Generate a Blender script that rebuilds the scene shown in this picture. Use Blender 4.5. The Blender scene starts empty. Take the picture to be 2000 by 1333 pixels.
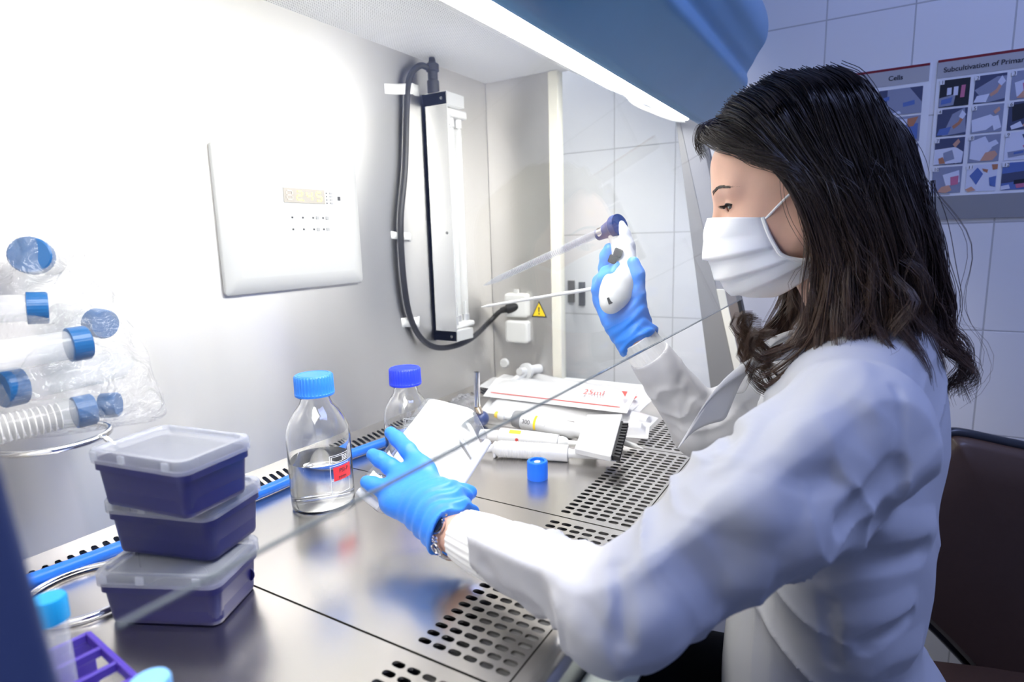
import bpy, bmesh, math, random
import numpy as np
from mathutils import Vector, Matrix
random.seed(7); rng = np.random.default_rng(7)
sc = bpy.context.scene
COL = sc.collection
PI = math.pi
# ------------------------------------------------------------------ camera
FOC = 1174.0
CAM = np.array([0.0, 0.0, 0.34364])
CM = np.array([[0.50998875, 0.1573906, -0.84565931],
               [-0.85973179, 0.06149504, -0.50703019],
               [-0.02779793, 0.98561989, 0.16667548]])
def ray(px, py):
    return CM @ np.array([(px - 1000.0) / FOC, -(py - 666.5) / FOC, -1.0])
def U(px, py, d):            # point seen at a pixel at a given depth
    return CAM + ray(px, py) * d
def PA(px, py, ax, v):       # point seen at a pixel on an axis-aligned plane
    r = ray(px, py); return CAM + r * ((v - CAM[ax]) / r[ax])
def PX(px, py, v): return PA(px, py, 0, v)
def PY(px, py, v): return PA(px, py, 1, v)
def PZ(px, py, v): return PA(px, py, 2, v)

cam_d = bpy.data.cameras.new('camera'); cam = bpy.data.objects.new('camera', cam_d); COL.objects.link(cam)
mw = np.eye(4); mw[:3, :3] = CM; mw[:3, 3] = CAM
cam.matrix_world = Matrix(mw.tolist())
cam_d.sensor_width = 36.0; cam_d.lens = 36.0 * FOC / 2000.0; cam_d.clip_start = 0.02
cam_d.dof.use_dof = True; cam_d.dof.focus_distance = 0.78; cam_d.dof.aperture_fstop = 4.5
sc.camera = cam
sc.view_settings.view_transform = 'Standard'; sc.view_settings.look = 'None'
sc.view_settings.gamma = 1.0; sc.view_settings.use_curve_mapping = False

# ------------------------------------------------------------------ materials
def srgb(r, g, b):
    f = lambda c: (c / 255 / 12.92) if c / 255 <= 0.04045 else ((c / 255 + 0.055) / 1.055) ** 2.4
    return (f(r), f(g), f(b), 1.0)
def mat(name, col, rough=0.5, metal=0.0, trans=0.0, ior=1.45, coat=0.0, emit=None, es=0.0, alpha=1.0,
        sss=0.0, noise=0.0, nscale=30.0, bump=0.0, bscale=200.0, aniso=0.0, arot=0.0, spec=0.5, stretch=None, rnoise=0.0, sheen=0.0, bdist=0.002):
    m = bpy.data.materials.new(name); m.use_nodes = True
    nt = m.node_tree; b = nt.nodes['Principled BSDF']; L = nt.links
    if not isinstance(col, tuple): col = tuple(col)
    if len(col) == 3: col = (*col, 1)
    b.inputs['Base Color'].default_value = col
    b.inputs['Roughness'].default_value = rough; b.inputs['Metallic'].default_value = metal
    b.inputs['Transmission Weight'].default_value = trans; b.inputs['IOR'].default_value = ior
    b.inputs['Coat Weight'].default_value = coat; b.inputs['Coat Roughness'].default_value = 0.08
    b.inputs['Alpha'].default_value = alpha; b.inputs['Specular IOR Level'].default_value = spec
    if sss: b.inputs['Subsurface Weight'].default_value = sss; b.inputs['Subsurface Scale'].default_value = 0.006; b.inputs['Subsurface Radius'].default_value = (1.0, 0.35, 0.2)
    if sheen: b.inputs['Sheen Weight'].default_value = sheen
    if emit: b.inputs['Emission Color'].default_value = emit; b.inputs['Emission Strength'].default_value = es
    tc = nt.nodes.new('ShaderNodeTexCoord'); mp = nt.nodes.new('ShaderNodeMapping'); L.new(tc.outputs['Object'], mp.inputs[0])
    if stretch: mp.inputs['Scale'].default_value = stretch
    if noise or rnoise:
        n = nt.nodes.new('ShaderNodeTexNoise'); n.inputs['Scale'].default_value = nscale; n.inputs['Detail'].default_value = 6
        L.new(mp.outputs[0], n.inputs['Vector'])
    if noise:
        mr = nt.nodes.new('ShaderNodeMapRange'); mr.inputs[1].default_value = 0.3; mr.inputs[2].default_value = 0.7; mr.inputs[3].default_value = 1 - noise; mr.inputs[4].default_value = 1 + noise * 0.4
        L.new(n.outputs[0], mr.inputs[0])
        mx = nt.nodes.new('ShaderNodeMix'); mx.data_type = 'RGBA'; mx.blend_type = 'MULTIPLY'; mx.inputs[0].default_value = 1.0
        mx.inputs[6].default_value = col; L.new(mr.outputs[0], mx.inputs[7]); L.new(mx.outputs[2], b.inputs['Base Color'])
    if rnoise:
        mr = nt.nodes.new('ShaderNodeMapRange'); mr.inputs[1].default_value = 0.3; mr.inputs[2].default_value = 0.7; mr.inputs[3].default_value = max(0.02, rough - rnoise); mr.inputs[4].default_value = rough + rnoise
        L.new(n.outputs[0], mr.inputs[0]); L.new(mr.outputs[0], b.inputs['Roughness'])
    if bump:
        nb = nt.nodes.new('ShaderNodeTexNoise'); nb.inputs['Scale'].default_value = bscale; nb.inputs['Detail'].default_value = 4
        L.new(mp.outputs[0], nb.inputs['Vector'])
        bp = nt.nodes.new('ShaderNodeBump'); bp.inputs['Strength'].default_value = bump; bp.inputs['Distance'].default_value = bdist
        L.new(nb.outputs[0], bp.inputs['Height']); L.new(bp.outputs[0], b.inputs['Normal'])
    if aniso:
        b.inputs['Anisotropic'].default_value = aniso; b.inputs['Anisotropic Rotation'].default_value = arot
        tg = nt.nodes.new('ShaderNodeTangent'); tg.direction_type = 'RADIAL'; tg.axis = 'Z'; L.new(tg.outputs[0], b.inputs['Tangent'])
    return m
def clear_mat(name, tint=(1, 1, 1, 1), f0=1.45, rough=0.0, film=0.0, filmcol=(1, 1, 1, 1)):
    """thin clear sheet: straight-through light plus fresnel gloss, optionally a milky film"""
    m = bpy.data.materials.new(name); m.use_nodes = True; nt = m.node_tree; L = nt.links
    nt.nodes.remove(nt.nodes['Principled BSDF']); out = nt.nodes['Material Output']
    tr = nt.nodes.new('ShaderNodeBsdfTransparent'); tr.inputs[0].default_value = tint
    gl = nt.nodes.new('ShaderNodeBsdfGlossy'); gl.inputs['Roughness'].default_value = rough
    lw = nt.nodes.new('ShaderNodeLayerWeight'); lw.inputs[0].default_value = 0.5
    pw = nt.nodes.new('ShaderNodeMath'); pw.operation = 'POWER'; pw.inputs[1].default_value = 4.5; L.new(lw.outputs['Facing'], pw.inputs[0])
    fr = nt.nodes.new('ShaderNodeMath'); fr.operation = 'MULTIPLY_ADD'; fr.inputs[1].default_value = 0.55; fr.inputs[2].default_value = 0.025; L.new(pw.outputs[0], fr.inputs[0])
    mx = nt.nodes.new('ShaderNodeMixShader'); L.new(fr.outputs[0], mx.inputs[0]); L.new(tr.outputs[0], mx.inputs[1]); L.new(gl.outputs[0], mx.inputs[2])
    last = mx
    if film:
        df = nt.nodes.new('ShaderNodeBsdfDiffuse'); df.inputs[0].default_value = filmcol
        m2 = nt.nodes.new('ShaderNodeMixShader'); m2.inputs[0].default_value = film; L.new(mx.outputs[0], m2.inputs[1]); L.new(df.outputs[0], m2.inputs[2]); last = m2
    L.new(last.outputs[0], out.inputs[0]); return m

# ------------------------------------------------------------------ object helpers
def obj(name, verts, faces, m=None, parent=None, smooth=False, loc=None):
    me = bpy.data.meshes.new(name)
    me.from_pydata([tuple(map(float, v)) for v in verts], [], [tuple(map(int, f)) for f in faces]); me.update()
    return link(name, me, m, parent, smooth, loc)
def link(name, me, m=None, parent=None, smooth=False, loc=None):
    o = bpy.data.objects.new(name, me); COL.objects.link(o)
    if m is not None:
        for mm in (m if isinstance(m, (list, tuple)) else [m]): me.materials.append(mm)
    if smooth: me.polygons.foreach_set('use_smooth', [True] * len(me.polygons))
    if parent is not None: setpar(o, parent)
    if loc is not None: o.location = loc
    return o
def setpar(o, parent):
    o.parent = parent; o.matrix_parent_inverse = Matrix.Identity(4)
def tag(o, label=None, cat=None, group=None, kind=None):
    if label: o['label'] = label
    if cat: o['category'] = cat
    if group: o['group'] = group
    if kind: o['kind'] = kind
    return o
def thing(name, label, cat, loc=(0, 0, 0), group=None, rot=None):
    o = bpy.data.objects.new(name, None); COL.objects.link(o); o.empty_display_size = 0.02
    o.location = tuple(map(float, loc))
    if rot is not None: o.rotation_mode = 'QUATERNION'; o.rotation_quaternion = rot
    return tag(o, label, cat, group)
class MB:
    """collects shapes into one mesh"""
    def __init__(s): s.v = []; s.f = []; s.mi = []
    def add(s, v, f, mi=0):
        k = len(s.v); s.v += [tuple(map(float, p)) for p in v]; s.f += [tuple(i + k for i in q) for q in f]; s.mi += [mi] * len(f); return s
    def build(s, name, m=None, parent=None, smooth=False, bevel=0.0, seg=2, auto=False):
        o = obj(name, s.v, s.f, m, parent, smooth or auto)
        if any(s.mi): o.data.polygons.foreach_set('material_index', s.mi)
        if bevel:
            b = o.modifiers.new('bevel', 'BEVEL'); b.width = bevel; b.segments = seg; b.limit_method = 'ANGLE'; b.angle_limit = math.radians(40)
        if auto or bevel: autosm(o)
        return o
def autosm(o, ang=40):
    me = o.data
    me.polygons.foreach_set('use_smooth', [True] * len(me.polygons))
    bm = bmesh.new(); bm.from_mesh(me)
    for e in bm.edges:
        if len(e.link_faces) == 2 and e.calc_face_angle(0) > math.radians(ang): e.smooth = False
    bm.to_mesh(me); bm.free()
def box(lo, hi):
    (a, b, c), (d, e, f) = lo, hi
    v = [(a, b, c), (d, b, c), (d, e, c), (a, e, c), (a, b, f), (d, b, f), (d, e, f), (a, e, f)]
    return v, [(0, 3, 2, 1), (4, 5, 6, 7), (0, 1, 5, 4), (1, 2, 6, 5), (2, 3, 7, 6), (3, 0, 4, 7)]
def obox(c, ax, ay, az):      # oriented box: centre and three half-axis vectors
    c, ax, ay, az = map(np.asarray, (c, ax, ay, az))
    v = [c + i * ax + j * ay + k * az for k in (-1, 1) for (i, j) in ((-1, -1), (1, -1), (1, 1), (-1, 1))]
    f = [(0, 3, 2, 1), (4, 5, 6, 7), (0, 1, 5, 4), (1, 2, 6, 5), (2, 3, 7, 6), (3, 0, 4, 7)]
    if np.dot(np.cross(ax, ay), az) < 0: f = [q[::-1] for q in f]
    return v, f
def nrm(v):
    v = np.asarray(v, float); return v / (np.linalg.norm(v) + 1e-12)
def frame(d, up=(0, 0, 1)):
    d = nrm(d); u = np.asarray(up, float)
    if abs(np.dot(d, nrm(u))) > 0.98: u = np.array([1.0, 0, 0])
    a = nrm(np.cross(u, d)); return a, np.cross(d, a), d
def catmull(P, n=8, closed=False):
    P = [np.asarray(p, float) for p in P]; out = []
    N = len(P); R = range(N if closed else N - 1)
    for i in R:
        p1, p2 = P[i], P[(i + 1) % N]
        p0 = P[i - 1] if (i > 0 or closed) else 2 * p1 - p2
        p3 = P[(i + 2) % N] if (i + 2 < N or closed) else 2 * p2 - p1
        for k in range(n):
            t = k / n
            out.append(0.5 * ((2 * p1) + (-p0 + p2) * t + (2 * p0 - 5 * p1 + 4 * p2 - p3) * t * t + (-p0 + 3 * p1 - 3 * p2 + p3) * t ** 3))
    if not closed: out.append(P[-1])
    return np.array(out)
def tube(P, r, seg=10, closed=False, cap=True):
    P = np.asarray(P, float); n = len(P)
    r = np.full(n, r) if np.isscalar(r) else np.asarray(r, float)
    v, f = [], []; a = None
    for i in range(n):
        d = (P[(i + 1) % n] - P[i - 1]) if closed else (P[min(i + 1, n - 1)] - P[max(i - 1, 0)])
        d = nrm(d)
        if a is None: a, b, _ = frame(d)
        else:
            a = nrm(a - d * np.dot(a, d)); b = np.cross(d, a)
        for k in range(seg):
            t = 2 * PI * k / seg; v.append(P[i] + r[i] * (math.cos(t) * a + math.sin(t) * b))
    for i in range(n if closed else n - 1):
        for k in range(seg):
            j = (i + 1) % n; f.append((i * seg + k, i * seg + (k + 1) % seg, j * seg + (k + 1) % seg, j * seg + k))
    if cap and not closed:
        f.append(tuple(range(seg))[::-1]); f.append(tuple((n - 1) * seg + k for k in range(seg)))
    return v, f
def lathe(prof, seg=32, o=(0, 0, 0), d=(0, 0, 1), rf=None):
    """profile [(radius, height)] turned about axis d through o; rf(angle, i) scales the radius"""
    a, b, d = frame(d); o = np.asarray(o, float); v, f = [], []; n = len(prof)
    for i, (r, h) in enumerate(prof):
        for k in range(seg):
            t = 2 * PI * k / seg; rr = r * (rf(t, i) if rf else 1)
            v.append(o + d * h + rr * (math.cos(t) * a + math.sin(t) * b))
    for i in range(n - 1):
        for k in range(seg):
            f.append((i * seg + k, i * seg + (k + 1) % seg, (i + 1) * seg + (k + 1) % seg, (i + 1) * seg + k))
    if prof[0][0] > 1e-6: f.append(tuple(range(seg))[::-1])
    if prof[-1][0] > 1e-6: f.append(tuple((n - 1) * seg + k for k in range(seg)))
    return v, f
def rrect(w, h, r, n=5):
    pts = []
    for cx, cy, a0 in ((w / 2 - r, h / 2 - r, 0), (-w / 2 + r, h / 2 - r, 90), (-w / 2 + r, -h / 2 + r, 180), (w / 2 - r, -h / 2 + r, 270)):
        for k in range(n + 1):
            a = math.radians(a0 + 90 * k / n); pts.append((cx + r * math.cos(a), cy + r * math.sin(a)))
    return pts
def loft(rings, cap=True, closed=False):
    n = len(rings[0]); v = [p for R in rings for p in R]; f = []
    m = len(rings)
    for i in range(m if closed else m - 1):
        for k in range(n):
            j = (i + 1) % m; f.append((i * n + k, i * n + (k + 1) % n, j * n + (k + 1) % n, j * n + k))
    if cap and not closed: f.append(tuple(range(n))[::-1]); f.append(tuple((m - 1) * n + k for k in range(n)))
    return v, f
def text(name, body, size, org, xd, yd, m, parent, ext=0.0002, align='LEFT', bold=0.0):
    c = bpy.data.curves.new(name, 'FONT'); c.body = body; c.size = size; c.extrude = ext; c.align_x = align; c.offset = bold
    xd = nrm(xd); zd = nrm(np.cross(xd, yd)); yd = np.cross(zd, xd)
    T = np.eye(4); T[:3, 0] = xd; T[:3, 1] = yd; T[:3, 2] = zd; T[:3, 3] = np.asarray(org, float)
    tmp = bpy.data.objects.new('tmp', c); COL.objects.link(tmp)
    dg = bpy.context.evaluated_depsgraph_get(); me = bpy.data.meshes.new_from_object(tmp.evaluated_get(dg))
    bpy.data.objects.remove(tmp)
    me.transform(Matrix(T.tolist()))
    o = link(name, me, m, parent); return o
def copy_tree(o, parent=None):
    c = o.copy(); COL.objects.link(c)
    if parent is not None: c.parent = parent
    for ch in [x for x in bpy.data.objects if x.parent == o]: copy_tree(ch, c)
    return c
def quat_from(xd, yd):
    xd = nrm(xd); zd = nrm(np.cross(xd, yd)); yd = np.cross(zd, xd)
    return Matrix(np.stack([xd, yd, zd], 1).tolist()).to_quaternion()

# ------------------------------------------------------------------ signed distance modelling
def rcone(p, a, b, ra, rb):
    a = np.asarray(a, np.float32); b = np.asarray(b, np.float32); ab = b - a
    t = np.clip((p - a) @ ab / max(float(ab @ ab), 1e-12), 0, 1)
    return np.linalg.norm(p - a - t[:, None] * ab, axis=1) - (ra + (rb - ra) * t)
def ell(p, c, r, R=None):
    q = p - np.asarray(c, np.float32)
    if R is not None: q = q @ np.asarray(R, np.float32)      # columns of R are the ellipsoid's axes
    r = np.asarray(r, np.float32)
    k0 = np.linalg.norm(q / r, axis=1); k1 = np.linalg.norm(q / (r * r), axis=1)
    return k0 * (k0 - 1) / np.maximum(k1, 1e-9)
def smin(a, b, k):
    h = np.maximum(k - np.abs(a - b), 0) / k
    return np.minimum(a, b) - h * h * k * 0.25
def smax(a, b, k): return -smin(-a, -b, k)
def chain(p, pts, rad, k=0.0):
    d = None
    for i in range(len(pts) - 1):
        e = rcone(p, pts[i], pts[i + 1], rad[i], rad[i + 1])
        d = e if d is None else (smin(d, e, k) if k else np.minimum(d, e))
    return d
def surface_net(fn, lo, hi, h, relax=1):
    lo = np.asarray(lo, float); hi = np.asarray(hi, float)
    B = 4; n = (np.ceil((hi - lo) / h / B).astype(int)) * B + 1
    nc = (n - 1) // B
    def run(P):
        return np.concatenate([fn(P[i:i + 200000].astype(np.float32)) for i in range(0, len(P), 200000)])
    ci = np.stack(np.meshgrid(*[np.arange(k) for k in nc], indexing='ij'), -1).reshape(-1, 3)
    cd = run(lo + (ci + 0.5) * B * h).reshape(nc)
    near = np.abs(cd) < B * h * 2.0 + .010
    V = np.full(n, 1.0, np.float32)
    rep = np.repeat(np.repeat(np.repeat(cd, B, 0), B, 1), B, 2)
    V[:-1, :-1, :-1] = rep; V[-1] = 1; V[:, -1] = 1; V[:, :, -1] = 1
    msk = np.zeros(n, bool)
    nm = np.repeat(np.repeat(np.repeat(near, B, 0), B, 1), B, 2)
    for dx in (0, 1):
        for dy in (0, 1):
            for dz in (0, 1):
                msk[dx:dx + nm.shape[0], dy:dy + nm.shape[1], dz:dz + nm.shape[2]] |= nm
    idx = np.argwhere(msk)
    V[msk] = run(lo + idx * h)
    S = V < 0
    C = [S[i:n[0] - 1 + i, j:n[1] - 1 + j, k:n[2] - 1 + k] for i in (0, 1) for j in (0, 1) for k in (0, 1)]
    tot = sum(c.astype(np.int8) for c in C)
    act = (tot > 0) & (tot < 8); cells = np.argwhere(act)
    num = np.full(act.shape, -1, np.int64); num[act] = np.arange(len(cells))
    acc = np.zeros((len(cells), 3)); cnt = np.zeros(len(cells))
    cor = [(i, j, k) for i in (0, 1) for j in (0, 1) for k in (0, 1)]
    for a in range(8):
        for b in range(a + 1, 8):
            if sum(abs(x - y) for x, y in zip(cor[a], cor[b])) != 1: continue
            ca, cb = np.array(cor[a]), np.array(cor[b])
            va = V[tuple((cells + ca).T)]; vb = V[tuple((cells + cb).T)]
            m = (va < 0) != (vb < 0)
            t = np.where(m, va / np.where(va == vb, 1, va - vb), 0)
            acc += np.where(m[:, None], ca + t[:, None] * (cb - ca), 0); cnt += m
    P = lo + (cells + acc / cnt[:, None]) * h
    F = []
    for ax in range(3):
        b, c = (ax + 1) % 3, (ax + 2) % 3
        s0 = [slice(None)] * 3; s1 = [slice(None)] * 3
        s0[ax] = slice(0, -1); s1[ax] = slice(1, None)
        A, Bv = S[tuple(s0)], S[tuple(s1)]
        e = np.argwhere(A != Bv)
        e = e[(e[:, b] > 0) & (e[:, c] > 0) & (e[:, b] < n[b] - 1) & (e[:, c] < n[c] - 1)]
        inside = A[tuple(e.T)]
        def cell(db, dc):
            q = e.copy(); q[:, b] -= db; q[:, c] -= dc; return num[tuple(q.T)]
        q = np.stack([cell(1, 1), cell(0, 1), cell(0, 0), cell(1, 0)], 1)
        q[~inside] = q[~inside][:, ::-1]
        F.append(q)
    F = np.concatenate(F); F = F[(F >= 0).all(1)]
    for _ in range(relax):
        acc = np.zeros_like(P); w = np.zeros(len(P))
        for i in range(4):
            np.add.at(acc, F[:, i], P[F[:, i - 1]] + P[F[:, (i + 1) % 4]]); np.add.at(w, F[:, i], 2)
        P = P * 0.4 + 0.6 * acc / np.maximum(w, 1)[:, None]
    return P, F
def npmesh(name, P, F, m=None, parent=None, smooth=True):
    me = bpy.data.meshes.new(name); P = np.asarray(P, np.float32); F = np.asarray(F, np.int32); k = F.shape[1]
    me.vertices.add(len(P)); me.vertices.foreach_set('co', P.ravel())
    me.loops.add(F.size); me.loops.foreach_set('vertex_index', F.ravel())
    me.polygons.add(len(F)); me.polygons.foreach_set('loop_start', np.arange(0, F.size, k, dtype=np.int32)); me.polygons.foreach_set('loop_total', np.full(len(F), k, np.int32))
    me.update(calc_edges=True); me.validate()
    return link(name, me, m, parent, smooth)
# ------------------------------------------------------------------ shared materials
STEEL = mat('brushed_steel', (0.66, 0.645, 0.625), 0.42, 1.0, aniso=0.88, arot=0.25, rnoise=0.04, nscale=6, stretch=(1.5, 1.5, 0.12), noise=0.05)
STEELW = mat('worktop_steel', (0.60, 0.58, 0.555), 0.25, 1.0, rnoise=0.025, nscale=9, noise=0.03, bump=0.06, bscale=7)
STEELD = mat('dark_steel', (0.30, 0.30, 0.30), 0.35, 1.0)
CHROME = mat('chrome', (0.8, 0.8, 0.82), 0.08, 1.0)
WHITE = mat('white_plastic', (0.62, 0.62, 0.61), 0.35)
WHITE2 = mat('white_paint', (0.80, 0.80, 0.78), 0.45, noise=0.02, nscale=15)
GREYP = mat('light_grey_plastic', (0.68, 0.68, 0.66), 0.4)
GREYM = mat('mid_grey_plastic', (0.22, 0.22, 0.22), 0.35)
BLACKP = mat('black_rubber', (0.012, 0.012, 0.014), 0.42)
NAVYP = mat('navy_plastic', (0.02, 0.035, 0.09), 0.35)
HOODB = mat('blue_hood_paint', srgb(98, 152, 190), 0.36, coat=0.25, noise=0.05, nscale=8)
FRAMEB = mat('blue_frame_paint', srgb(66, 76, 108), 0.6)
BEIGE = mat('beige_trim', srgb(222, 219, 205), 0.4)
INK = mat('dark_ink', (0.03, 0.03, 0.035), 0.6)
RED = mat('red_tape', srgb(236, 52, 58), 0.5)
YEL = mat('yellow_print', srgb(240, 205, 40), 0.5)
GLASS = mat('bottle_glass', (1, 1, 1), 0.0, trans=1.0, ior=1.47)
SASHG = clear_mat('sash_glass', (0.985, 0.995, 0.99, 1), 1.45)
PANEG = clear_mat('window_glass', (0.99, 0.995, 0.99, 1), 1.45)
LAMP = mat('fluorescent_lamp', (1, 1, 1), 0.5, emit=(1.0, 0.985, 0.955, 1), es=16.0)
# perforated ceiling sheet
def perforated():
    m = mat('perforated_sheet', (0.80, 0.80, 0.79), 0.45); nt = m.node_tree; L = nt.links; b = nt.nodes['Principled BSDF']
    tc = nt.nodes.new('ShaderNodeTexCoord'); sp = nt.nodes.new('ShaderNodeSeparateXYZ'); L.new(tc.outputs['Object'], sp.inputs[0])
    sq = []
    for ax in (0, 1):
        a = nt.nodes.new('ShaderNodeMath'); a.operation = 'MULTIPLY'; a.inputs[1].default_value = 1 / 0.0042; L.new(sp.outputs[ax], a.inputs[0])
        c = nt.nodes.new('ShaderNodeMath'); c.operation = 'FRACT'; L.new(a.outputs[0], c.inputs[0])
        d = nt.nodes.new('ShaderNodeMath'); d.operation = 'SUBTRACT'; d.inputs[1].default_value = 0.5; L.new(c.outputs[0], d.inputs[0])
        e = nt.nodes.new('ShaderNodeMath'); e.operation = 'POWER'; e.inputs[1].default_value = 2; L.new(d.outputs[0], e.inputs[0]); sq.append(e)
    s = nt.nodes.new('ShaderNodeMath'); s.operation = 'ADD'; L.new(sq[0].outputs[0], s.inputs[0]); L.new(sq[1].outputs[0], s.inputs[1])
    g = nt.nodes.new('ShaderNodeMath'); g.operation = 'LESS_THAN'; g.inputs[1].default_value = 0.05; L.new(s.outputs[0], g.inputs[0])
    mx = nt.nodes.new('ShaderNodeMix'); mx.data_type = 'RGBA'; mx.inputs[6].default_value = (0.8, 0.8, 0.79, 1); mx.inputs[7].default_value = (0.22, 0.22, 0.22, 1)
    L.new(g.outputs[0], mx.inputs[0]); L.new(mx.outputs[2], b.inputs['Base Color']); return m
PERF = perforated()
def tiles(name, axis, u0, pu, v0, pv, col, grout):
    m = mat(name, col, 0.16, coat=0.2); nt = m.node_tree; L = nt.links; b = nt.nodes['Principled BSDF']
    tc = nt.nodes.new('ShaderNodeTexCoord'); sp = nt.nodes.new('ShaderNodeSeparateXYZ'); L.new(tc.outputs['Object'], sp.inputs[0])
    cb = nt.nodes.new('ShaderNodeCombineXYZ')
    for k, (ax, off) in enumerate(((axis, u0), (2, v0))):
        a = nt.nodes.new('ShaderNodeMath'); a.operation = 'SUBTRACT'; a.inputs[1].default_value = off - 50 * (pu, pv)[k]; L.new(sp.outputs[ax], a.inputs[0]); L.new(a.outputs[0], cb.inputs[k])
    br = nt.nodes.new('ShaderNodeTexBrick'); br.offset = 0.0; br.squash = 1.0
    br.inputs['Scale'].default_value = 1; br.inputs['Brick Width'].default_value = pu; br.inputs['Row Height'].default_value = pv
    br.inputs['Mortar Size'].default_value = 0.0016; br.inputs['Mortar Smooth'].default_value = 0.3; br.inputs['Bias'].default_value = 0
    c2 = tuple(x * 0.97 for x in col[:3]) + (1,)
    br.inputs['Color1'].default_value = col if len(col) == 4 else (*col, 1); br.inputs['Color2'].default_value = c2; br.inputs['Mortar'].default_value = grout
    L.new(cb.outputs[0], br.inputs['Vector']); L.new(br.outputs['Color'], b.inputs['Base Color'])
    bp = nt.nodes.new('ShaderNodeBump'); bp.invert = True; bp.inputs['Strength'].default_value = 0.4; bp.inputs['Distance'].default_value = 0.002
    L.new(br.outputs['Fac'], bp.inputs['Height']); L.new(bp.outputs[0], b.inputs['Normal']); return m
TILE = tiles('white_wall_tiles', 1, 0.106, 0.1465, 0.350, 0.200, (0.73, 0.73, 0.75, 1), (0.45, 0.45, 0.46, 1))
TILEB = tiles('back_wall_tiles', 0, 0.0, 0.1465, 0.350, 0.200, (0.74, 0.75, 0.77, 1), (0.50, 0.50, 0.51, 1))
FLOORM = mat('vinyl_floor', (0.16, 0.17, 0.20), 0.4, noise=0.2, nscale=12)

# ------------------------------------------------------------------ room
FZ = -0.80; CZ = 1.75
def struct(name, lo, hi, m):
    v, f = box(lo, hi); return tag(obj(name, v, f, m), kind='structure')
struct('wall_right', (1.41, -2.3, FZ), (1.51, 1.25, CZ), TILE)
struct('wall_back', (-2.4, 1.15, FZ), (1.41, 1.25, CZ), TILEB)
struct('wall_left', (-2.5, -2.3, FZ), (-2.4, 1.25, CZ), WHITE2)
struct('wall_front', (-2.4, -2.3, FZ), (1.41, -2.2, CZ), WHITE2)
struct('floor', (-2.5, -2.3, FZ - 0.05), (1.51, 1.25, FZ), FLOORM)
struct('ceiling', (-2.5, -2.3, CZ), (1.51, 1.25, CZ + 0.05), WHITE2)

# ------------------------------------------------------------------ biosafety cabinet
X0, X1, YB, ZC = 0.070, 1.200, 0.770, 0.690
cab = thing('safety_cabinet', 'large stainless steel laminar flow hood with blue front cover and glass sash', 'laminar flow cabinet', (0.63, 0.5, FZ))
def W(bm_obj): return bm_obj
class CP:
    pass
def cpart(name, mb, m, parent=cab, **k):
    o = mb.build(name, m, parent, **k)
    p = parent; off = Vector((0, 0, 0))
    while p is not None: off += p.location; p = p.parent
    o.data.transform(Matrix.Translation(-off)); return o
cpart('back_panel', MB().add(*box((X0, YB, -0.03), (X1, YB + 0.012, ZC))), STEEL)
# slanted front edge of the sides
def yf(z): return 0.205 + 0.24 * (z - 0.22)
def poly_x(pts, x0, x1):                      # polygon in (y,z) given counter-clockwise seen from +x, extruded in x
    n = len(pts); v = [(x1, y, z) for y, z in pts] + [(x0, y, z) for y, z in pts]
    f = [tuple(range(n)), tuple(range(2 * n - 1, n - 1, -1))] + [(i, i + n, (i + 1) % n + n, (i + 1) % n) for i in range(n)]
    return v, f
def strip(a, b, za=-0.02, zb=0.60):           # between two offsets behind the slanted front line
    return [(yf(za) + a, za), (yf(za) + b, za), (yf(zb) + b, zb), (yf(zb) + a, zb)]
for side, xa, xb in (('right', X1, X1 + 0.02), ('left', X0 - 0.02, X0)):
    s = CP()
    cpart('side_panel', MB().add(*poly_x([(0.612, -0.03), (YB, -0.03), (YB, ZC), (0.612, ZC)], xa, xb)), STEEL, bevel=0.001)
    cpart('window_post', MB().add(*poly_x([(0.588, 0.0), (0.612, 0.0), (0.612, ZC), (0.588, ZC)], xa - (0.004 if side == 'right' else 0), xb + (0.004 if side == 'left' else 0))), BEIGE, bevel=0.002)
    cpart('window_sill', MB().add(*poly_x([(0.28, -0.03), (0.588, -0.03), (0.588, 0.028), (0.28, 0.028)], xa, xb)), WHITE2, bevel=0.002)
    cpart('side_window' if side == 'right' else 'bounce_sheet', MB().add(*poly_x([(0.25, 0.028), (0.588, 0.028), (0.588, ZC), (0.30, 0.60)], (xa + xb) / 2, (xa + xb) / 2 + 0.004)), PANEG if side == 'right' else WHITE2)  # left side, out of view: solid white sheet added to bounce lamp light inside
    if side == 'right':
        cpart('front_frame', MB().add(*poly_x([(yf(-.02)+.046,-.02),(yf(-.02)+.105,-.02),(yf(.60)+.050,.60),(yf(.60)+.046,.60)], xa, xb)), mat('frame_grey', (.22, .215, .21), .5), bevel=0.001)
        cpart('upper_frame', MB().add(*poly_x(strip(0.013, 0.0455, .238, .60), xa, xb)), mat('upper_frame_grey', (.26, .26, .275), .5))
        cpart('frame_trim', MB().add(*poly_x(strip(0.031, 0.046, -.02, .238), xa - 0.002, xb)), BEIGE, bevel=0.001)
        cpart('sash_channel', MB().add(*poly_x(strip(0.013, 0.031, -.02, .238), xa, xb)), mat('channel_brown', (0.16, 0.135, 0.12), 0.5))
        cpart('edge_gasket', MB().add(*poly_x(strip(0.006, 0.013, -0.02, 0.60), xa, xb)), BLACKP)
    else:
        cpart('front_frame', MB().add(*poly_x(strip(0.0, 0.085, -0.05, 0.60), xa - 0.012, xb - 0.001)), FRAMEB, bevel=0.004, seg=3)
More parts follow.
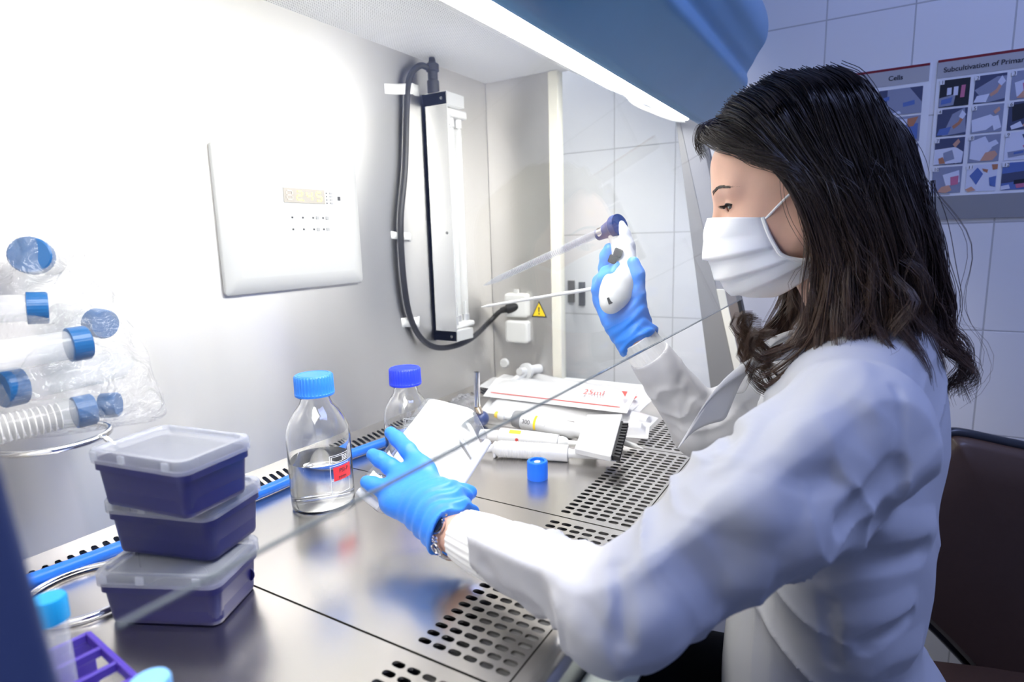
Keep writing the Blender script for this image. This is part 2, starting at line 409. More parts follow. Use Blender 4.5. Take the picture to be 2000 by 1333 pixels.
# worktop surround
cpart('basin', MB().add(*box((X0, 0.205, -0.045), (X1, YB, -0.038))), STEELD)
rail = []
for (y, z) in [(0.224, -0.004), (0.222, 0.003), (0.214, 0.004), (0.205, 0.0025), (0.199, -0.003), (0.197, -0.012), (0.197, -0.05), (0.224, -0.05)]: rail.append((y, z))
cpart('front_rail', MB().add(*poly_x(rail[::-1], X0, X1)), STEELW, auto=True)
cpart('arm_rest', MB().add(*poly_x([(0.160, -0.062), (0.196, -0.062), (0.196, -0.034), (0.166, -0.036)], X0, X1)), mat('armrest_white', srgb(205, 214, 205), 0.5), bevel=0.006, seg=3)
cpart('lower_body', MB().add(*box((X0 - 0.02, 0.20, -0.16), (X1 + 0.02, YB + 0.05, -0.05))), mat('dark_body', (0.05, 0.055, 0.07), 0.5))
for lx in (X0 + 0.02, X1 - 0.02):
    for ly in (0.30, 0.74):
        cpart('leg', MB().add(*box((lx - 0.025, ly - 0.025, FZ), (lx + 0.025, ly + 0.025, -0.16))), STEELD)
# slotted rear grille, sloping from the back wall to the trays
def slot_ring(w, l, K=16):
    """outer cell (half sizes 1,1) directions and the stadium points inside"""
    outs = []
    for s in range(4):
        for k in range(K // 4):
            t = -1 + 2 * k / (K // 4)
            outs.append([(t, -1), (1, t), (-t, 1), (-1, -t)][s])
    return outs
def stadium(dx, dy, w, l):                     # long axis y, half width w, half length l
    lo, hi = 0, 1
    n = math.hypot(dx, dy); dx, dy = dx / n, dy / n
    hi = l * 1.2
    for _ in range(30):
        m_ = (lo + hi) / 2; x, y = abs(dx * m_), abs(dy * m_)
        ins = (x <= w and y <= l - w) or math.hypot(x, max(0, y - (l - w))) <= w
        if ins: lo = m_
        else: hi = m_
    return dx * lo, dy * lo
def slot_field(mb, mapf, cx, cy, px, py, w, l, depth):
    outs = slot_ring(w, l)
    for (ox, oy) in [(a, b) for a in cx for b in cy]:
        O = [(ox + a * px / 2, oy + b * py / 2) for a, b in outs]
        I = []
        for a, b in outs:
            sx, sy = stadium(a * w / 1.0, b * l / 1.0, w, l); I.append((ox + sx, oy + sy))
        n = len(O)
        v = [mapf(x, y, 0) for x, y in O] + [mapf(x, y, 0) for x, y in I] + [mapf(x, y, -depth) for x, y in I]
        f = [(i, (i + 1) % n, n + (i + 1) % n, n + i) for i in range(n)] + [(n + i, n + (i + 1) % n, 2 * n + (i + 1) % n, 2 * n + i) for i in range(n)]
        mb.add(v, f)
ya, za, yb, zb = 0.728, 0.000, 0.770, 0.016
sl = math.hypot(yb - ya, zb - za); cy_, cz_ = (yb - ya) / sl, (zb - za) / sl
def gmap(x, t, d): return (x, ya + t * cy_ - d * cz_ * -1 * -1, za + t * cz_ + d * cy_)
g = MB(); nx = int((X1 - X0 - 0.02) / 0.012); gx = [X0 + 0.016 + 0.012 * i for i in range(nx)]
slot_field(g, gmap, gx, [0.016], 0.012, 0.026, 0.0034, 0.0095, 0.002)
xl, xr = gx[0] - 0.006, gx[-1] + 0.006
for a, b, t0, t1 in ((xl, xr, 0.0, 0.003), (xl, xr, 0.029, sl), (X0, xl, 0.0, sl), (xr, X1, 0.0, sl)):
    g.add([gmap(a, t0, 0), gmap(b, t0, 0), gmap(b, t1, 0), gmap(a, t1, 0)], [(0, 1, 2, 3)])
cpart('rear_grille', g, STEELW)
cpart('grille_duct', MB().add(*box((X0, 0.735, -0.036), (X1, 0.765, -0.030))), BLACKP)
# ceiling, lamp and blue hood
cpart('perforated_ceiling', MB().add(*box((X0, 0.572, ZC), (X1 + 0.02, YB + 0.01, ZC + 0.01))), PERF)
LA, LB = (0.574, 0.690), (0.296, 0.550)
def lp(t, off=0.0):
    y = LA[0] + (LB[0] - LA[0]) * t; z = LA[1] + (LB[1] - LA[1]) * t
    return (y + off * 0.45, z - off * 0.893)
def band(t0, t1, x0, x1, off0=0.0, off1=0.01):
    p = [lp(t0, -off1), lp(t0, off0), lp(t1, off0), lp(t1, -off1)]
    return poly_x(p, x0, x1)
cpart('lamp_housing', MB().add(*band(0.0, 1.0, X0, X1 + 0.02, 0.0, 0.02)), WHITE2)
lampo = cpart('lamp_diffuser', MB().add(*band(0.42, 0.985, X0 + 0.02, X1 - 0.05, 0.006, 0.0)), LAMP, bevel=0.003)
lampo['label'] = 'glowing white fluorescent strip lamp'
cpart('lamp_bracket', MB().add(*tube(catmull([(X1 - 0.045, *lp(0.55, 0.004)), (X1 - 0.03, *lp(0.62, 0.012)), (X1 - 0.028, *lp(0.85, 0.012)), (X1 - 0.03, *lp(0.95, 0.006))], 6), 0.004, 8)), WHITE, auto=True)
prof = [(0.296, 0.549), (0.291, 0.5475), (0.262, 0.578), (0.238, 0.602), (0.2245, 0.616), (0.2225, 0.628), (0.224, 0.640), (0.215, 0.655), (0.206, 0.672), (0.194, 0.690), (0.190, 0.712), (0.193, 0.738), (0.205, 0.768), (0.225, 0.80), (0.26, 0.86), (0.32, 0.93), (0.60, 0.93), (0.60, 0.72), (0.45, 0.72), (0.30, 0.57)]
ps = catmull([np.array([0, *p]) for p in prof[:16]], 5)
ring = [(p[1], p[2]) for p in ps] + prof[16:]
cpart('hood_cover', MB().add(*poly_x(ring[::-1], X0 - 0.03, 1.262)), HOODB, auto=True)
# sash
sash = cpart('sash', MB().add(*poly_x([(yf(0.2215), 0.2215), (yf(0.2215) + 0.0024, 0.2215), (yf(0.565) + 0.0024, 0.565), (yf(0.565), 0.565)], X0 + 0.016, X1 - 0.012)), SASHG)
sash['label'] = 'clear sliding glass pane with polished lower edge'
def sash_edge():
    z = 0.2215
    return poly_x([(yf(z) - 0.0002, z - 0.0004), (yf(z) + 0.0026, z - 0.0004), (yf(z) + 0.0026, z + 0.0004), (yf(z) - 0.0002, z + 0.0004)], X0 + 0.016, X1 - 0.012)
se = cpart('polished_edge', MB().add(*sash_edge()), mat('sash_edge', (0.10, 0.12, 0.13), 0.2), parent=sash)
# control panel on the back wall
pc = np.array([0.643, YB, 0.380]); pw, ph = 0.263, 0.207
cp = MB(); R = [[(pc[0] + x, YB - d, pc[2] + z) for x, z in rrect(pw - i, ph - i, 0.006)] for d, i in ((0.0, 0.0), (0.004, 0.0), (0.006, 0.003), (0.011, 0.044), (0.011, 0.048))]
R = [[p for p in r][::-1] for r in R]
cp.add(*loft(R))
cpo = cpart('control_panel', cp, mat('panel_white', (0.42, 0.42, 0.415), 0.4), auto=True); cpo['label'] = 'white square control panel with yellow digits'
fy = YB - 0.0112
def onp(u, v): # pixel-free panel coordinates: fractions of the panel from its top-left
    return np.array([pc[0] - pw / 2 + u * pw, fy, pc[2] + ph / 2 - v * ph])
def prect(name, u0, v0, u1, v1, m, d=0.0006):
    a, b = onp(u0, v0), onp(u1, v1)
    return cpart(name, MB().add(*box((a[0], fy - d, b[2]), (b[0], fy, a[2]))), m, parent=cpo)
SCR = mat('display_window', (0.34, 0.315, 0.275), 0.25)
prect('display', 0.400, 0.262, 0.700, 0.366, SCR)
DIG = mat('yellow_digits', (0.9, 0.8, 0.2), 0.5, emit=(1.0, 0.85, 0.15, 1), es=0.9); DIM = mat('unlit_digits', (0.38, 0.34, 0.31), 0.5)
SEG = {'2': 'abged', '4': 'fgbc', '6': 'afgedc', '8': 'abcdefg', '5': 'afgcd'}
def digit(ch, u, v, w, h, m, nm):
    mb = MB(); t = 0.006
    H = lambda vv: box((onp(u, 0)[0] + 0.001, fy - 0.0012, onp(0, vv)[2] - 0.0013), (onp(u + w, 0)[0] - 0.001, fy - 0.0005, onp(0, vv)[2] + 0.0013))
    Vt = lambda uu, v0, v1: box((onp(uu, 0)[0] - 0.0013, fy - 0.0012, onp(0, v1)[2] + 0.001), (onp(uu, 0)[0] + 0.0013, fy - 0.0005, onp(0, v0)[2] - 0.001))
    s = {'a': H(v), 'g': H(v + h / 2), 'd': H(v + h), 'f': Vt(u, v, v + h / 2), 'e': Vt(u, v + h / 2, v + h), 'b': Vt(u + w, v, v + h / 2), 'c': Vt(u + w, v + h / 2, v + h)}
    for c in SEG[ch]: mb.add(*s[c])
    cpart(nm, mb, m, parent=cpo)
for k, (ch, m_) in enumerate((('8', DIM), ('2', DIG), ('4', DIG), ('5', DIG))):
    digit(ch, 0.420 + 0.072 * k, 0.282, 0.040, 0.062, m_, 'digit')
prect('decimal_point', 0.535, 0.345, 0.541, 0.353, DIG, 0.0012)
DOT = mat('panel_mark', (0.04, 0.04, 0.04), 0.5); FNT = mat('faint_mark', (0.30, 0.30, 0.30), 0.5)
prect('indicator_window', 0.806, 0.305, 0.826, 0.334, DOT)
for k in range(4):
    prect('indicator_dot', 0.714, 0.280 + 0.025 * k, 0.720, 0.288 + 0.025 * k, DOT)
    prect('faint_print', 0.742, 0.277 + 0.025 * k, 0.764, 0.288 + 0.025 * k, FNT)
for r_ in range(2):
    for c_ in range(4):
        u = 0.448 + 0.076 * c_; v = 0.472 + 0.086 * r_
        prect('button_dot', u - 0.005, v - 0.006, u + 0.005, v + 0.006, DOT)
        if c_ > 1: prect('button_print', u + 0.022, v - 0.012, u + 0.044, v + 0.012, FNT)
# sockets, sticker and gas taps on the right side panel
sx = X1
def sock(z0, z1):
    r = [[(sx - d, 0.699 + y, (z0 + z1) / 2 + z) for y, z in rrect(0.060 - i, (z1 - z0) - i, 0.007)] for d, i in ((0, 0), (0.012, 0), (0.0145, 0.005), (0.0148, 0.012))]
    return loft([q[::-1] for q in r])
so = cpart('power_socket', MB().add(*sock(0.166, 0.221)), GREYP, auto=True)
cpart('socket_hinge', MB().add(*box((sx - 0.012, 0.694, 0.221), (sx - 0.004, 0.704, 0.230))), WHITE, parent=so)
cpart('socket_cover', MB().add(*sock(0.106, 0.158)), GREYP, auto=True)
tri = np.array([0.645, 0.0, 0.183]); tz = 0.021
def trip(s, d): return poly_x([(tri[0] - 0.020 * s, tri[2] - 0.0165 * s), (tri[0] + 0.020 * s, tri[2] - 0.0165 * s), (tri[0], tri[2] + 0.021 * s)], sx - d, sx)
st = cpart('warning_sticker', MB().add(*trip(1.0, 0.0006)), INK); st['label'] = 'yellow triangular electrical warning sticker'
cpart('yellow_field', MB().add(*trip(0.80, 0.0010)), YEL, parent=st)
cpart('exclamation_mark', MB().add(*poly_x([(tri[0] - 0.0012, tri[2] - 0.0045), (tri[0] + 0.0012, tri[2] - 0.0045), (tri[0] + 0.0019, tri[2] + 0.007), (tri[0] - 0.0019, tri[2] + 0.007)], sx - 0.0014, sx)).add(*box((sx - 0.0014, tri[0] - 0.0016, tri[2] - 0.0098), (sx, tri[0] + 0.0016, tri[2] - 0.0066))), INK, parent=st)
cpart('blanking_plug', MB().add(*lathe([(0.0, 0.006), (0.010, 0.0055), (0.012, 0.003), (0.012, 0.0)], 24, (sx, 0.741, 0.052), (-1, 0, 0))), WHITE, auto=True)
tp = cpart('gas_tap', MB().add(*lathe([(0.011, 0.0), (0.011, 0.045), (0.0085, 0.050), (0.0085, 0.075)], 20, (sx, 0.648, 0.046), (-1, 0.15, 0.1))), WHITE, auto=True)
cpart('tap_collar', MB().add(*lathe([(0.0085, 0.0), (0.018, 0.0), (0.018, 0.008), (0.0085, 0.010)], 24, (sx - 0.045, 0.654, 0.050), (-1, 0.15, 0.1))), WHITE, parent=tp, auto=True)
cpart('tap_handle', MB().add(*tube([(sx - 0.055, 0.655, 0.048), (sx - 0.075, 0.668, 0.034), (sx - 0.09, 0.680, 0.022)], [0.008, 0.0085, 0.007], 12)), WHITE, parent=tp, auto=True)

# ------------------------------------------------------------------ worktop trays
TY0, TY1 = 0.2255, 0.727
seams = [X0 + 0.002, 0.3475, 0.6325, 0.9150, X1 - 0.001]
names = ['steel worktop tray with front slots, under the purple box stack', 'steel worktop tray with front slots, under the gloved hand and flask', 'steel worktop tray with front slots, under the loose blue cap', 'far end steel worktop tray with slots, under the wrapped pipettes']
for i in range(4):
    a, b = seams[i] + 0.0012, seams[i + 1] - 0.0012
    t = thing('worktop_tray', names[i], 'work surface tray', ((a + b) / 2, 0.47, 0.0), 'steel worktop trays')
    n = int((b - a - 0.012) / 0.012); gxs = [(a + b) / 2 + 0.012 * (k - (n - 1) / 2) for k in range(n)]
    gys = [0.2355 + 0.016 * k for k in range(6)]
    mb = MB(); fm = lambda x, y, d: (x, y, d)
    slot_field(mb, fm, gxs, gys, 0.012, 0.016, 0.0034, 0.0064, 0.0025)
    xl, xr, yl, yh = gxs[0] - 0.006, gxs[-1] + 0.006, gys[0] - 0.008, gys[-1] + 0.008
    R = [(a, b, TY0, yl), (a, b, yh, TY1), (a, xl, yl, yh), (xr, b, yl, yh)]
    for (p, q, r, s_) in R:
        mb.add([(p, r, 0), (q, r, 0), (q, s_, 0), (p, s_, 0)], [(0, 1, 2, 3)])
    for p in (a, b):   # folded side lips
        mb.add([(p, TY0, 0), (p, TY1, 0), (p, TY1, -.012), (p, TY0, -.012)], [(0, 1, 2, 3) if p == a else (0, 3, 2, 1)])
    mb.add([(a, TY0, 0), (b, TY0, 0), (b, TY0, -0.02), (a, TY0, -0.02)], [(0, 3, 2, 1)])
    cpart('tray_plate', mb, STEELW, parent=t)
# ------------------------------------------------------------------ things in the cabinet
def rel(o_parent, fn):           # helper: points given in world -> local of the thing
    off = np.array(o_parent.location); return [np.asarray(p) - off for p in fn]
def part(name, mb, m, parent, **k): return cpart(name, mb, m, parent, **k)     # world coordinates in, local mesh out
# --- media bottles
def bottle(loc, capm, label, full, facing, RS=0.95, HB=0.0):
    b = thing('media_bottle', label, 'bottle', loc, 'screw cap glass bottles'); L0 = np.array(loc)
    outp = [(0.030, 0.0015), (0.039, 0.0), (0.0425, 0.003), (0.043, 0.008), (0.043, 0.098), (0.0415, 0.108), (0.037, 0.119), (0.030, 0.130), (0.0225, 0.139), (0.0185, 0.146), (0.0182, 0.1485), (0.0215, 0.1495), (0.0215, 0.1525), (0.0185, 0.1535), (0.0180, 0.172)]
    inp = [(0.0160, 0.172), (0.0162, 0.146), (0.0202, 0.1375), (0.0277, 0.1285), (0.0347, 0.1178), (0.0392, 0.1075), (0.0407, 0.098), (0.0407, 0.009), (0.038, 0.005), (0.0, 0.007)]
    sq = lambda pr: [(r * (RS if h < .14 else 1.0), h + (HB if h > .05 else 0.0)) for r, h in pr]
    outp, inp = sq(outp), sq(inp)
    mb = MB(); v, f = lathe([(0.0, 0.002)] + outp + inp, 48, L0); mb.add(v, f)
    gb = part('bottle_body', mb, GLASS, b, auto=True)
    if full:
        zt = full
        part('liquid', MB().add(*lathe([(r * RS, h) for r, h in [(0.0, 0.0068), (0.0379, 0.0049), (0.0408, 0.009), (0.0408, zt), (0.0, zt)]], 48, L0)), mat('clear_liquid', (1, 1, 1), 0.0, trans=1.0, ior=1.333), b, auto=True)
    n = 36
    def rf(t, i): return 1.0 + (0.022 if (0 < i < 5 and math.cos(t * n) > -0.1) else 0.0)
    cb = [(0.0262, 0.1515), (0.0268, 0.1545), (0.0258, 0.1553), (0.0256, 0.162), (0.0254, 0.1765), (0.0240, 0.1785), (0.0, 0.1787)]
    cb = [(r * .95, h + HB) for r, h in cb]
    part('screw_cap', MB().add(*lathe(cb, n * 6, L0, rf=lambda t, i: 1.0 + (0.025 if (2 <= i <= 4 and math.cos(t * n) > 0.0) else 0.0))), capm, b, auto=True)
    part('cap_emboss', MB().add(*tube([L0 + np.array([.0196 * math.cos(q), .0196 * math.sin(q), .1785 + HB]) for q in np.linspace(0, 2 * PI, 41)[:-1]], .0006, 6, closed=True)), capm, b)
    def patch(t0, t1, z0, z1, r, seg=10):
        v, f = [], []; r = r * RS
        for i in range(seg + 1):
            t = t0 + (t1 - t0) * i / seg; c = (L0[0] + r * math.cos(t), L0[1] + r * math.sin(t)); v += [(*c, z0), (*c, z1)]
        f = [(2 * i, 2 * i + 2, 2 * i + 3, 2 * i + 1) for i in range(seg)]; return v, f
    PR = mat('white_print', (0.85, 0.85, 0.85), 0.6)
    a0 = facing
    mbp = MB()
    def outline(t0, t1, z0, z1, w=0.0007):
        wt = w / 0.043
        for q in ((t0, t1, z0, z0 + w), (t0, t1, z1 - w, z1), (t0, t0 + wt, z0, z1), (t1 - wt, t1, z0, z1)): mbp.add(*patch(*q, 0.0432))
    outline(a0 - 0.36, a0 + 0.35, 0.066, 0.078); outline(a0 - 0.30, a0 + 0.10, 0.068, 0.076); outline(a0 - 0.36, a0 + 0.35, 0.046, 0.064); outline(a0 - 0.36, a0 + 0.35, 0.026, 0.045)
    for k in range(6): mbp.add(*patch(a0 + 0.38 + 0.04 * k, a0 + 0.395 + 0.04 * k, 0.066, 0.086 - 0.002 * (k % 2), 0.0432, 2))
    for k in range(4): mbp.add(*patch(a0 + 0.1, a0 + 0.3, 0.0685 + 0.002 * k, 0.0695 + 0.002 * k, 0.0432, 4))
    part('printed_scale', mbp, PR, b)
    return b, patch
d1 = PZ(633, 984, 0.0)
fc = math.atan2(-d1[1], -d1[0])
b1, patch1 = bottle((d1[0], d1[1], 0.0), mat('light_blue_cap', srgb(48, 128, 232), 0.38), 'clear glass bottle of liquid with light blue cap and red tape label', 0.066, fc + 0.62)
tp_ = part('tape_label', MB().add(*patch1(fc + 0.36, fc + 1.06, 0.0435, 0.062, 0.0435)), RED, b1); tp_['label'] = 'red tape label with handwritten letters'
def curved_text(body, size, t0, z0, r, centre, m, parent, nm):
    o = text(nm, body, size, (0, 0, 0), (1, 0, 0), (0, 1, 0), m, None, 0.0)
    me = o.data
    for v in me.vertices:
        x, y, z = v.co; t = t0 + x / r; v.co = (centre[0] + r * math.cos(t), centre[1] + r * math.sin(t), z0 + y)
    setpar(o, parent); me.transform(Matrix.Translation(-parent.parent.location if parent.parent else -parent.location))
curved_text('PSI-P', 0.0075, fc + 0.55, 0.0535, 0.0437 * .95, d1, INK, tp_, 'handwriting')
curved_text('MMM', 0.0055, fc + 0.52, 0.0452, 0.0437 * .95, d1, INK, tp_, 'handwriting')
d2 = PZ(790, 718, 0.150)
b2, _p = bottle((d2[0], d2[1], 0.0), mat('deep_blue_cap', srgb(38, 62, 226), 0.38), 'clear glass bottle with deep blue cap behind the raised flask', None, math.atan2(-d2[1], -d2[0]) + 0.2, 0.86, -.0287)
# --- loose blue cap
c1 = PZ(1050, 934, 0.0)
bc = thing('bottle_cap', 'small loose blue cap with white centre standing alone on steel tray', 'cap', (c1[0], c1[1], 0.0))
BCAP = mat('blue_tube_cap', srgb(24, 108, 226), 0.4)
part('cap_shell', MB().add(*lathe([(0.0, 0.0), (0.0150, 0.0), (0.0152, 0.006), (0.0148, 0.007), (0.0148, 0.0255), (0.0138, 0.0268), (0.0105, 0.0268), (0.0100, 0.0235), (0.0, 0.0235)], 120, c1, rf=lambda t, i: 1.0 + (0.016 if (3 <= i <= 4 and math.cos(t * 40) > 0) else 0))), BCAP, bc, auto=True)
part('cap_centre', MB().add(*lathe([(0.0048, 0.0235), (0.0045, 0.0252), (0.0, 0.0254)], 24, c1)), WHITE, bc, auto=True)
# --- purple sample boxes
PURP = mat('purple_plastic', srgb(24, 24, 84), 0.36); 
LID = mat('frosted_lid', (0.80, 0.82, 0.90), 0.22, trans=0.62, ior=1.35, alpha=0.62)
def sbox(c, ang, z0, h, label):
    t = thing('sample_box', label, 'storage box', (c[0], c[1], z0), 'stacked purple sample boxes')
    ca, sa = math.cos(ang), math.sin(ang); Lh, Wh = 0.121, 0.080
    def ring(l, w, r, z): return [(c[0] + x * ca - y * sa, c[1] + x * sa + y * ca, z0 + z) for x, y in rrect(l, w, r, 5)]
    hl = h - 0.010
    body = [ring(Lh - .014, Wh - .014, .008, 0.001), ring(Lh - .012, Wh - .012, .009, 0.003), ring(Lh - .007, Wh - .007, .010, hl - 0.010), ring(Lh - .003, Wh - .003, .010, hl - 0.0095), ring(Lh - .003, Wh - .003, .010, hl), ring(Lh - .007, Wh - .007, .010, hl), ring(Lh - .011, Wh - .011, .010, 0.005)]
    part('box_body', MB().add(*loft(body)), PURP, t, auto=True)
    lid = [ring(Lh, Wh, .011, hl - 0.003), ring(Lh + .002, Wh + .002, .012, hl - 0.002), ring(Lh + .002, Wh + .002, .012, h - 0.002), ring(Lh, Wh, .012, h), ring(Lh - .010, Wh - .010, .010, h), ring(Lh - .013, Wh - .013, .009, h - 0.0025)]
    part('box_lid', MB().add(*loft(lid, cap=False)).add([p for p in lid[-1]], [tuple(range(len(lid[-1])))]), LID, t, auto=True)
    for (s, w_) in ((-1, 0), (1, 0)):        # moulded round logos / hinge knobs on the long side
        mb = MB().add(*lathe([(0.0075, 0.0), (0.0075, 0.0008), (0.0062, 0.0008), (0.0062, 0.0)], 24, (c[0] + (s * 0.025) * ca - (-(Wh / 2) + 0.0045) * -sa * -1, c[1] + (s * 0.025) * sa + ((Wh / 2) - 0.0045) * ca, z0 + hl * 0.45), (-sa, ca, 0)))
        part('moulded_ring', mb, PURP, t)
    for s in (-0.35, 0.1, 0.4):
        for sd in (1, -1):
            mb = MB(); x, y = s * Lh, sd * (Wh / 2 + 0.0008)
            p = np.array([c[0] + x * ca - y * sa, c[1] + x * sa + y * ca, z0 + h - 0.005])
            mb.add(*obox(p, (0.004 * ca, 0.004 * sa, 0), (-0.0012 * sa, 0.0012 * ca, 0), (0, 0, 0.004)))
            part('lid_clip', mb, LID, t, bevel=0.0006)
    return t
# the box long axis points away from the camera; its +y side faces the camera's left
sbox((0.2955, 0.5575), math.radians(115), 0.0, 0.0535, 'purple sample box with clear lid at the bottom of the stack of three')
sbox((0.3155, 0.5725), math.radians(107), 0.0540, 0.0555, 'middle purple sample box with clear lid, twisted between two others')
sbox((0.2985, 0.5545), math.radians(99), 0.1100, 0.0555, 'topmost purple sample box of the stack with frosted lid showing')
# --- wire stand and bag of tubes
wc = np.array([0.256, 0.664]); wr = 0.055
ws = thing('wire_stand', 'round chrome wire stand holding the plastic bag of tubes', 'wire stand', (wc[0], wc[1], 0.0))
circ = lambda z, r: [(wc[0] + r * math.cos(2 * PI * k / 48), wc[1] + r * math.sin(2 * PI * k / 48), z) for k in range(48)]
part('upper_ring', MB().add(*tube([(p[0] - .005, p[1] + .008, p[2]) for p in circ(0.166, .046)], 0.0032, 10, closed=True)), CHROME, ws, auto=True)
part('base_ring', MB().add(*tube(circ(0.0042, wr), 0.0032, 10, closed=True)), CHROME, ws, auto=True)
for a in (-1.03,):
    p = (wc[0] + wr * math.cos(a), wc[1] + wr * math.sin(a)); part('upright', MB().add(*tube([(*p, 0.003), (*p, 0.15), (p[0] - .008, p[1] + .012, 0.166)], 0.0025, 8)), CHROME, ws, auto=True)
TUBEM = clear_mat('clear_tube_plastic', (0.93, 0.94, 0.95, 1), rough=0.1, film=0.22, filmcol=(0.9, 0.9, 0.92, 1))
TCAP = mat('blue_tube_screw_cap', srgb(22, 82, 136), 0.35)
def ctube(capc, d, label, r=0.0145, ln=0.115, capm=TCAP, grp='tubes in the plastic bag', grad=False):
    d = nrm(d); capc = np.asarray(capc, float)
    t = thing('centrifuge_tube', label, 'centrifuge tube', capc, grp)
    part('tube_body', MB().add(*lathe([(r * 0.93, 0.0), (r, 0.0005), (r, ln * 0.86), (r * 0.25, ln), (0.0, ln)], 28, capc + d * 0.006, d)), TUBEM, t, auto=True)
    cr = r * 1.17
    part('tube_cap', MB().add(*lathe([(0.0, -0.009), (cr * 0.93, -0.009), (cr, -0.0075), (cr, 0.0075), (cr * 0.9, 0.008), (0.0, 0.008)], 90, capc, d, rf=lambda q, i: 1.0 + (0.02 if (2 <= i <= 3 and math.cos(q * 30) > 0) else 0))), capm, t, auto=True)
    if grad:
        mb = MB()
        for k in range(14): mb.add(*lathe([(r + 0.0002, 0.02 + 0.005 * k), (r + 0.0003, 0.0203 + 0.005 * k), (r + 0.0002, 0.0207 + 0.005 * k)], 24, capc, d))
        part('graduation', mb, GREYP, t)
    return t
tb = [(U(62, 500, .60), (0.5, 0.75, -0.1), 'centrifuge tube with blue cap facing out, top of the bag', 0.0155),
      (U(72, 602, .58), (-0.9, 0.35, 0.06), 'centrifuge tube lying with cap to the right, below the topmost cap', 0.0130),
      (U(152, 672, .585), (-0.98, 0.1, -0.03), 'centrifuge tube lying in bag with bright blue cap at mid height', 0.0140),
      (U(22, 757, .56), (0.95, 0.12, 0.0), 'centrifuge tube in bag whose blue cap points left', 0.0150),
      (U(196, 632, .64), (-0.1, 0.9, 0.1), 'centrifuge tube with pale blue cap near the bag edge', 0.0130),
      (U(163, 803, .59), (-0.98, 0.15, -0.03), 'graduated centrifuge tube resting just above the wire ring', 0.0130),
      (U(214, 792, .66), (-0.7, 0.7, 0.0), 'centrifuge tube with cap behind the graduated tube', 0.0115)]
for k, (p, d, lab, r) in enumerate(tb): ctube(p, d, lab, r, 0.11, grad=(k == 5))
def bagf(p):
    d = None
    for c, r in ((U(60, 500, .63), .052), (U(20, 640, .62), .075), (U(120, 640, .64), .062), (U(100, 740, .62), .075), (U(200, 740, .64), .050), (U(255, 800, .63), .026), (U(30, 800, .63), .075), (U(150, 800, .62), .055), (U(295, 815, .62), .014)):
        e = np.linalg.norm((p - c.astype(np.float32)) * np.array([1, 1, 1.0], np.float32), axis=1) - r
        d = e if d is None else smin(d, e, 0.03)
    q = p * 95.0
    n = np.sin(q[:, 0] + 1.7 * np.sin(q[:, 2] * 0.7)) * np.sin(q[:, 1] * 0.8 + 1.3 * np.sin(q[:, 0] * .9)) + np.abs(np.sin(q[:, 2] * 0.6 + 2.1 * np.sin(q[:, 0] * 0.5 + q[:, 1] * .4))) * 1.2
    d = d + 0.0032 * n
    return smax(d, 0.168 - p[:, 2] - 0.0, 0.01)
P_, F_ = surface_net(bagf, (0.07, 0.50, 0.15), (0.34, 0.76, 0.40), 0.0035, 2)
def largest(P, F):
    lab = np.arange(len(P))
    while True:
        m = lab[F].min(1); old = lab.copy()
        for k in range(4): np.minimum.at(lab, F[:, k], m)
        lab = lab[lab]
        if (lab == old).all(): break
    keep = np.bincount(lab).argmax(); v = lab == keep; ix = np.cumsum(v) - 1
    return P[v], ix[F[v[F[:, 0]]]]
P_, F_ = largest(P_, F_)
def film():
    m = clear_mat('plastic_film', (0.98, 0.98, 0.985, 1), rough=0.12, film=0.13, filmcol=(0.62, 0.62, 0.64, 1)); nt = m.node_tree; L = nt.links
    tc = nt.nodes.new('ShaderNodeTexCoord'); nb = nt.nodes.new('ShaderNodeTexNoise'); nb.inputs['Scale'].default_value = 45; nb.inputs['Detail'].default_value = 3; nb.inputs['Distortion'].default_value = 1.2
    L.new(tc.outputs['Object'], nb.inputs['Vector']); bp = nt.nodes.new('ShaderNodeBump'); bp.inputs['Strength'].default_value = 1.0; bp.inputs['Distance'].default_value = 0.016
    L.new(nb.outputs[0], bp.inputs['Height'])
    for n in nt.nodes:
        if n.type in ('BSDF_GLOSSY', 'LAYER_WEIGHT', 'BSDF_DIFFUSE'): L.new(bp.outputs[0], n.inputs['Normal'])
    return m
FILM = film()
bag = npmesh('plastic_bag', P_, F_, FILM); tag(bag, 'crinkled clear plastic bag full of blue capped tubes in wire stand', 'plastic bag')
# --- purple rack at the front left
RACKP = mat('violet_rack_plastic', srgb(70, 50, 150), 0.4)
rk0 = PZ(128, 1272, 0.060); rk1 = PZ(300, 1450, 0.060)
rx = nrm((rk1 - rk0) * [1, 1, 0]); ry = np.array([-rx[1], rx[0], 0])
rkc = (rk0 + rk1) / 2 * [1, 1, 0]
rk = thing('tube_rack', 'violet plastic tube rack at the near corner of the worktop', 'tube rack', rkc)
def rackbox(u0, u1, w0, w1, z0, z1):
    c = rkc + rx * (u0 + u1) / 2 + ry * (w0 + w1) / 2 + np.array([0, 0, (z0 + z1) / 2]); return obox(c, rx * (u1 - u0) / 2, ry * (w1 - w0) / 2, (0, 0, (z1 - z0) / 2))
RL = np.linalg.norm(rk1 - rk0) / 2 + .012
mb = MB()
for w in (-0.018, 0.018):
    mb.add(*rackbox(-RL, RL, w - 0.002, w + 0.002, 0.052, 0.060))
for k in range(7):
    u = -RL + k * RL / 3; mb.add(*rackbox(u - 0.002, u + 0.002, -0.019, 0.019, 0.0525, 0.0595))
part('rack_top', mb, RACKP, rk, bevel=0.0008)
mb = MB().add(*rackbox(-RL, RL, -0.020, 0.020, 0.0, 0.004)); part('rack_base', mb, RACKP, rk, bevel=0.0008)
for s in (-1, 1): part('rack_end', MB().add(*rackbox(s * RL - 0.002, s * RL + 0.002, -0.020, 0.020, 0.003, 0.0525)), RACKP, rk, bevel=0.0008)
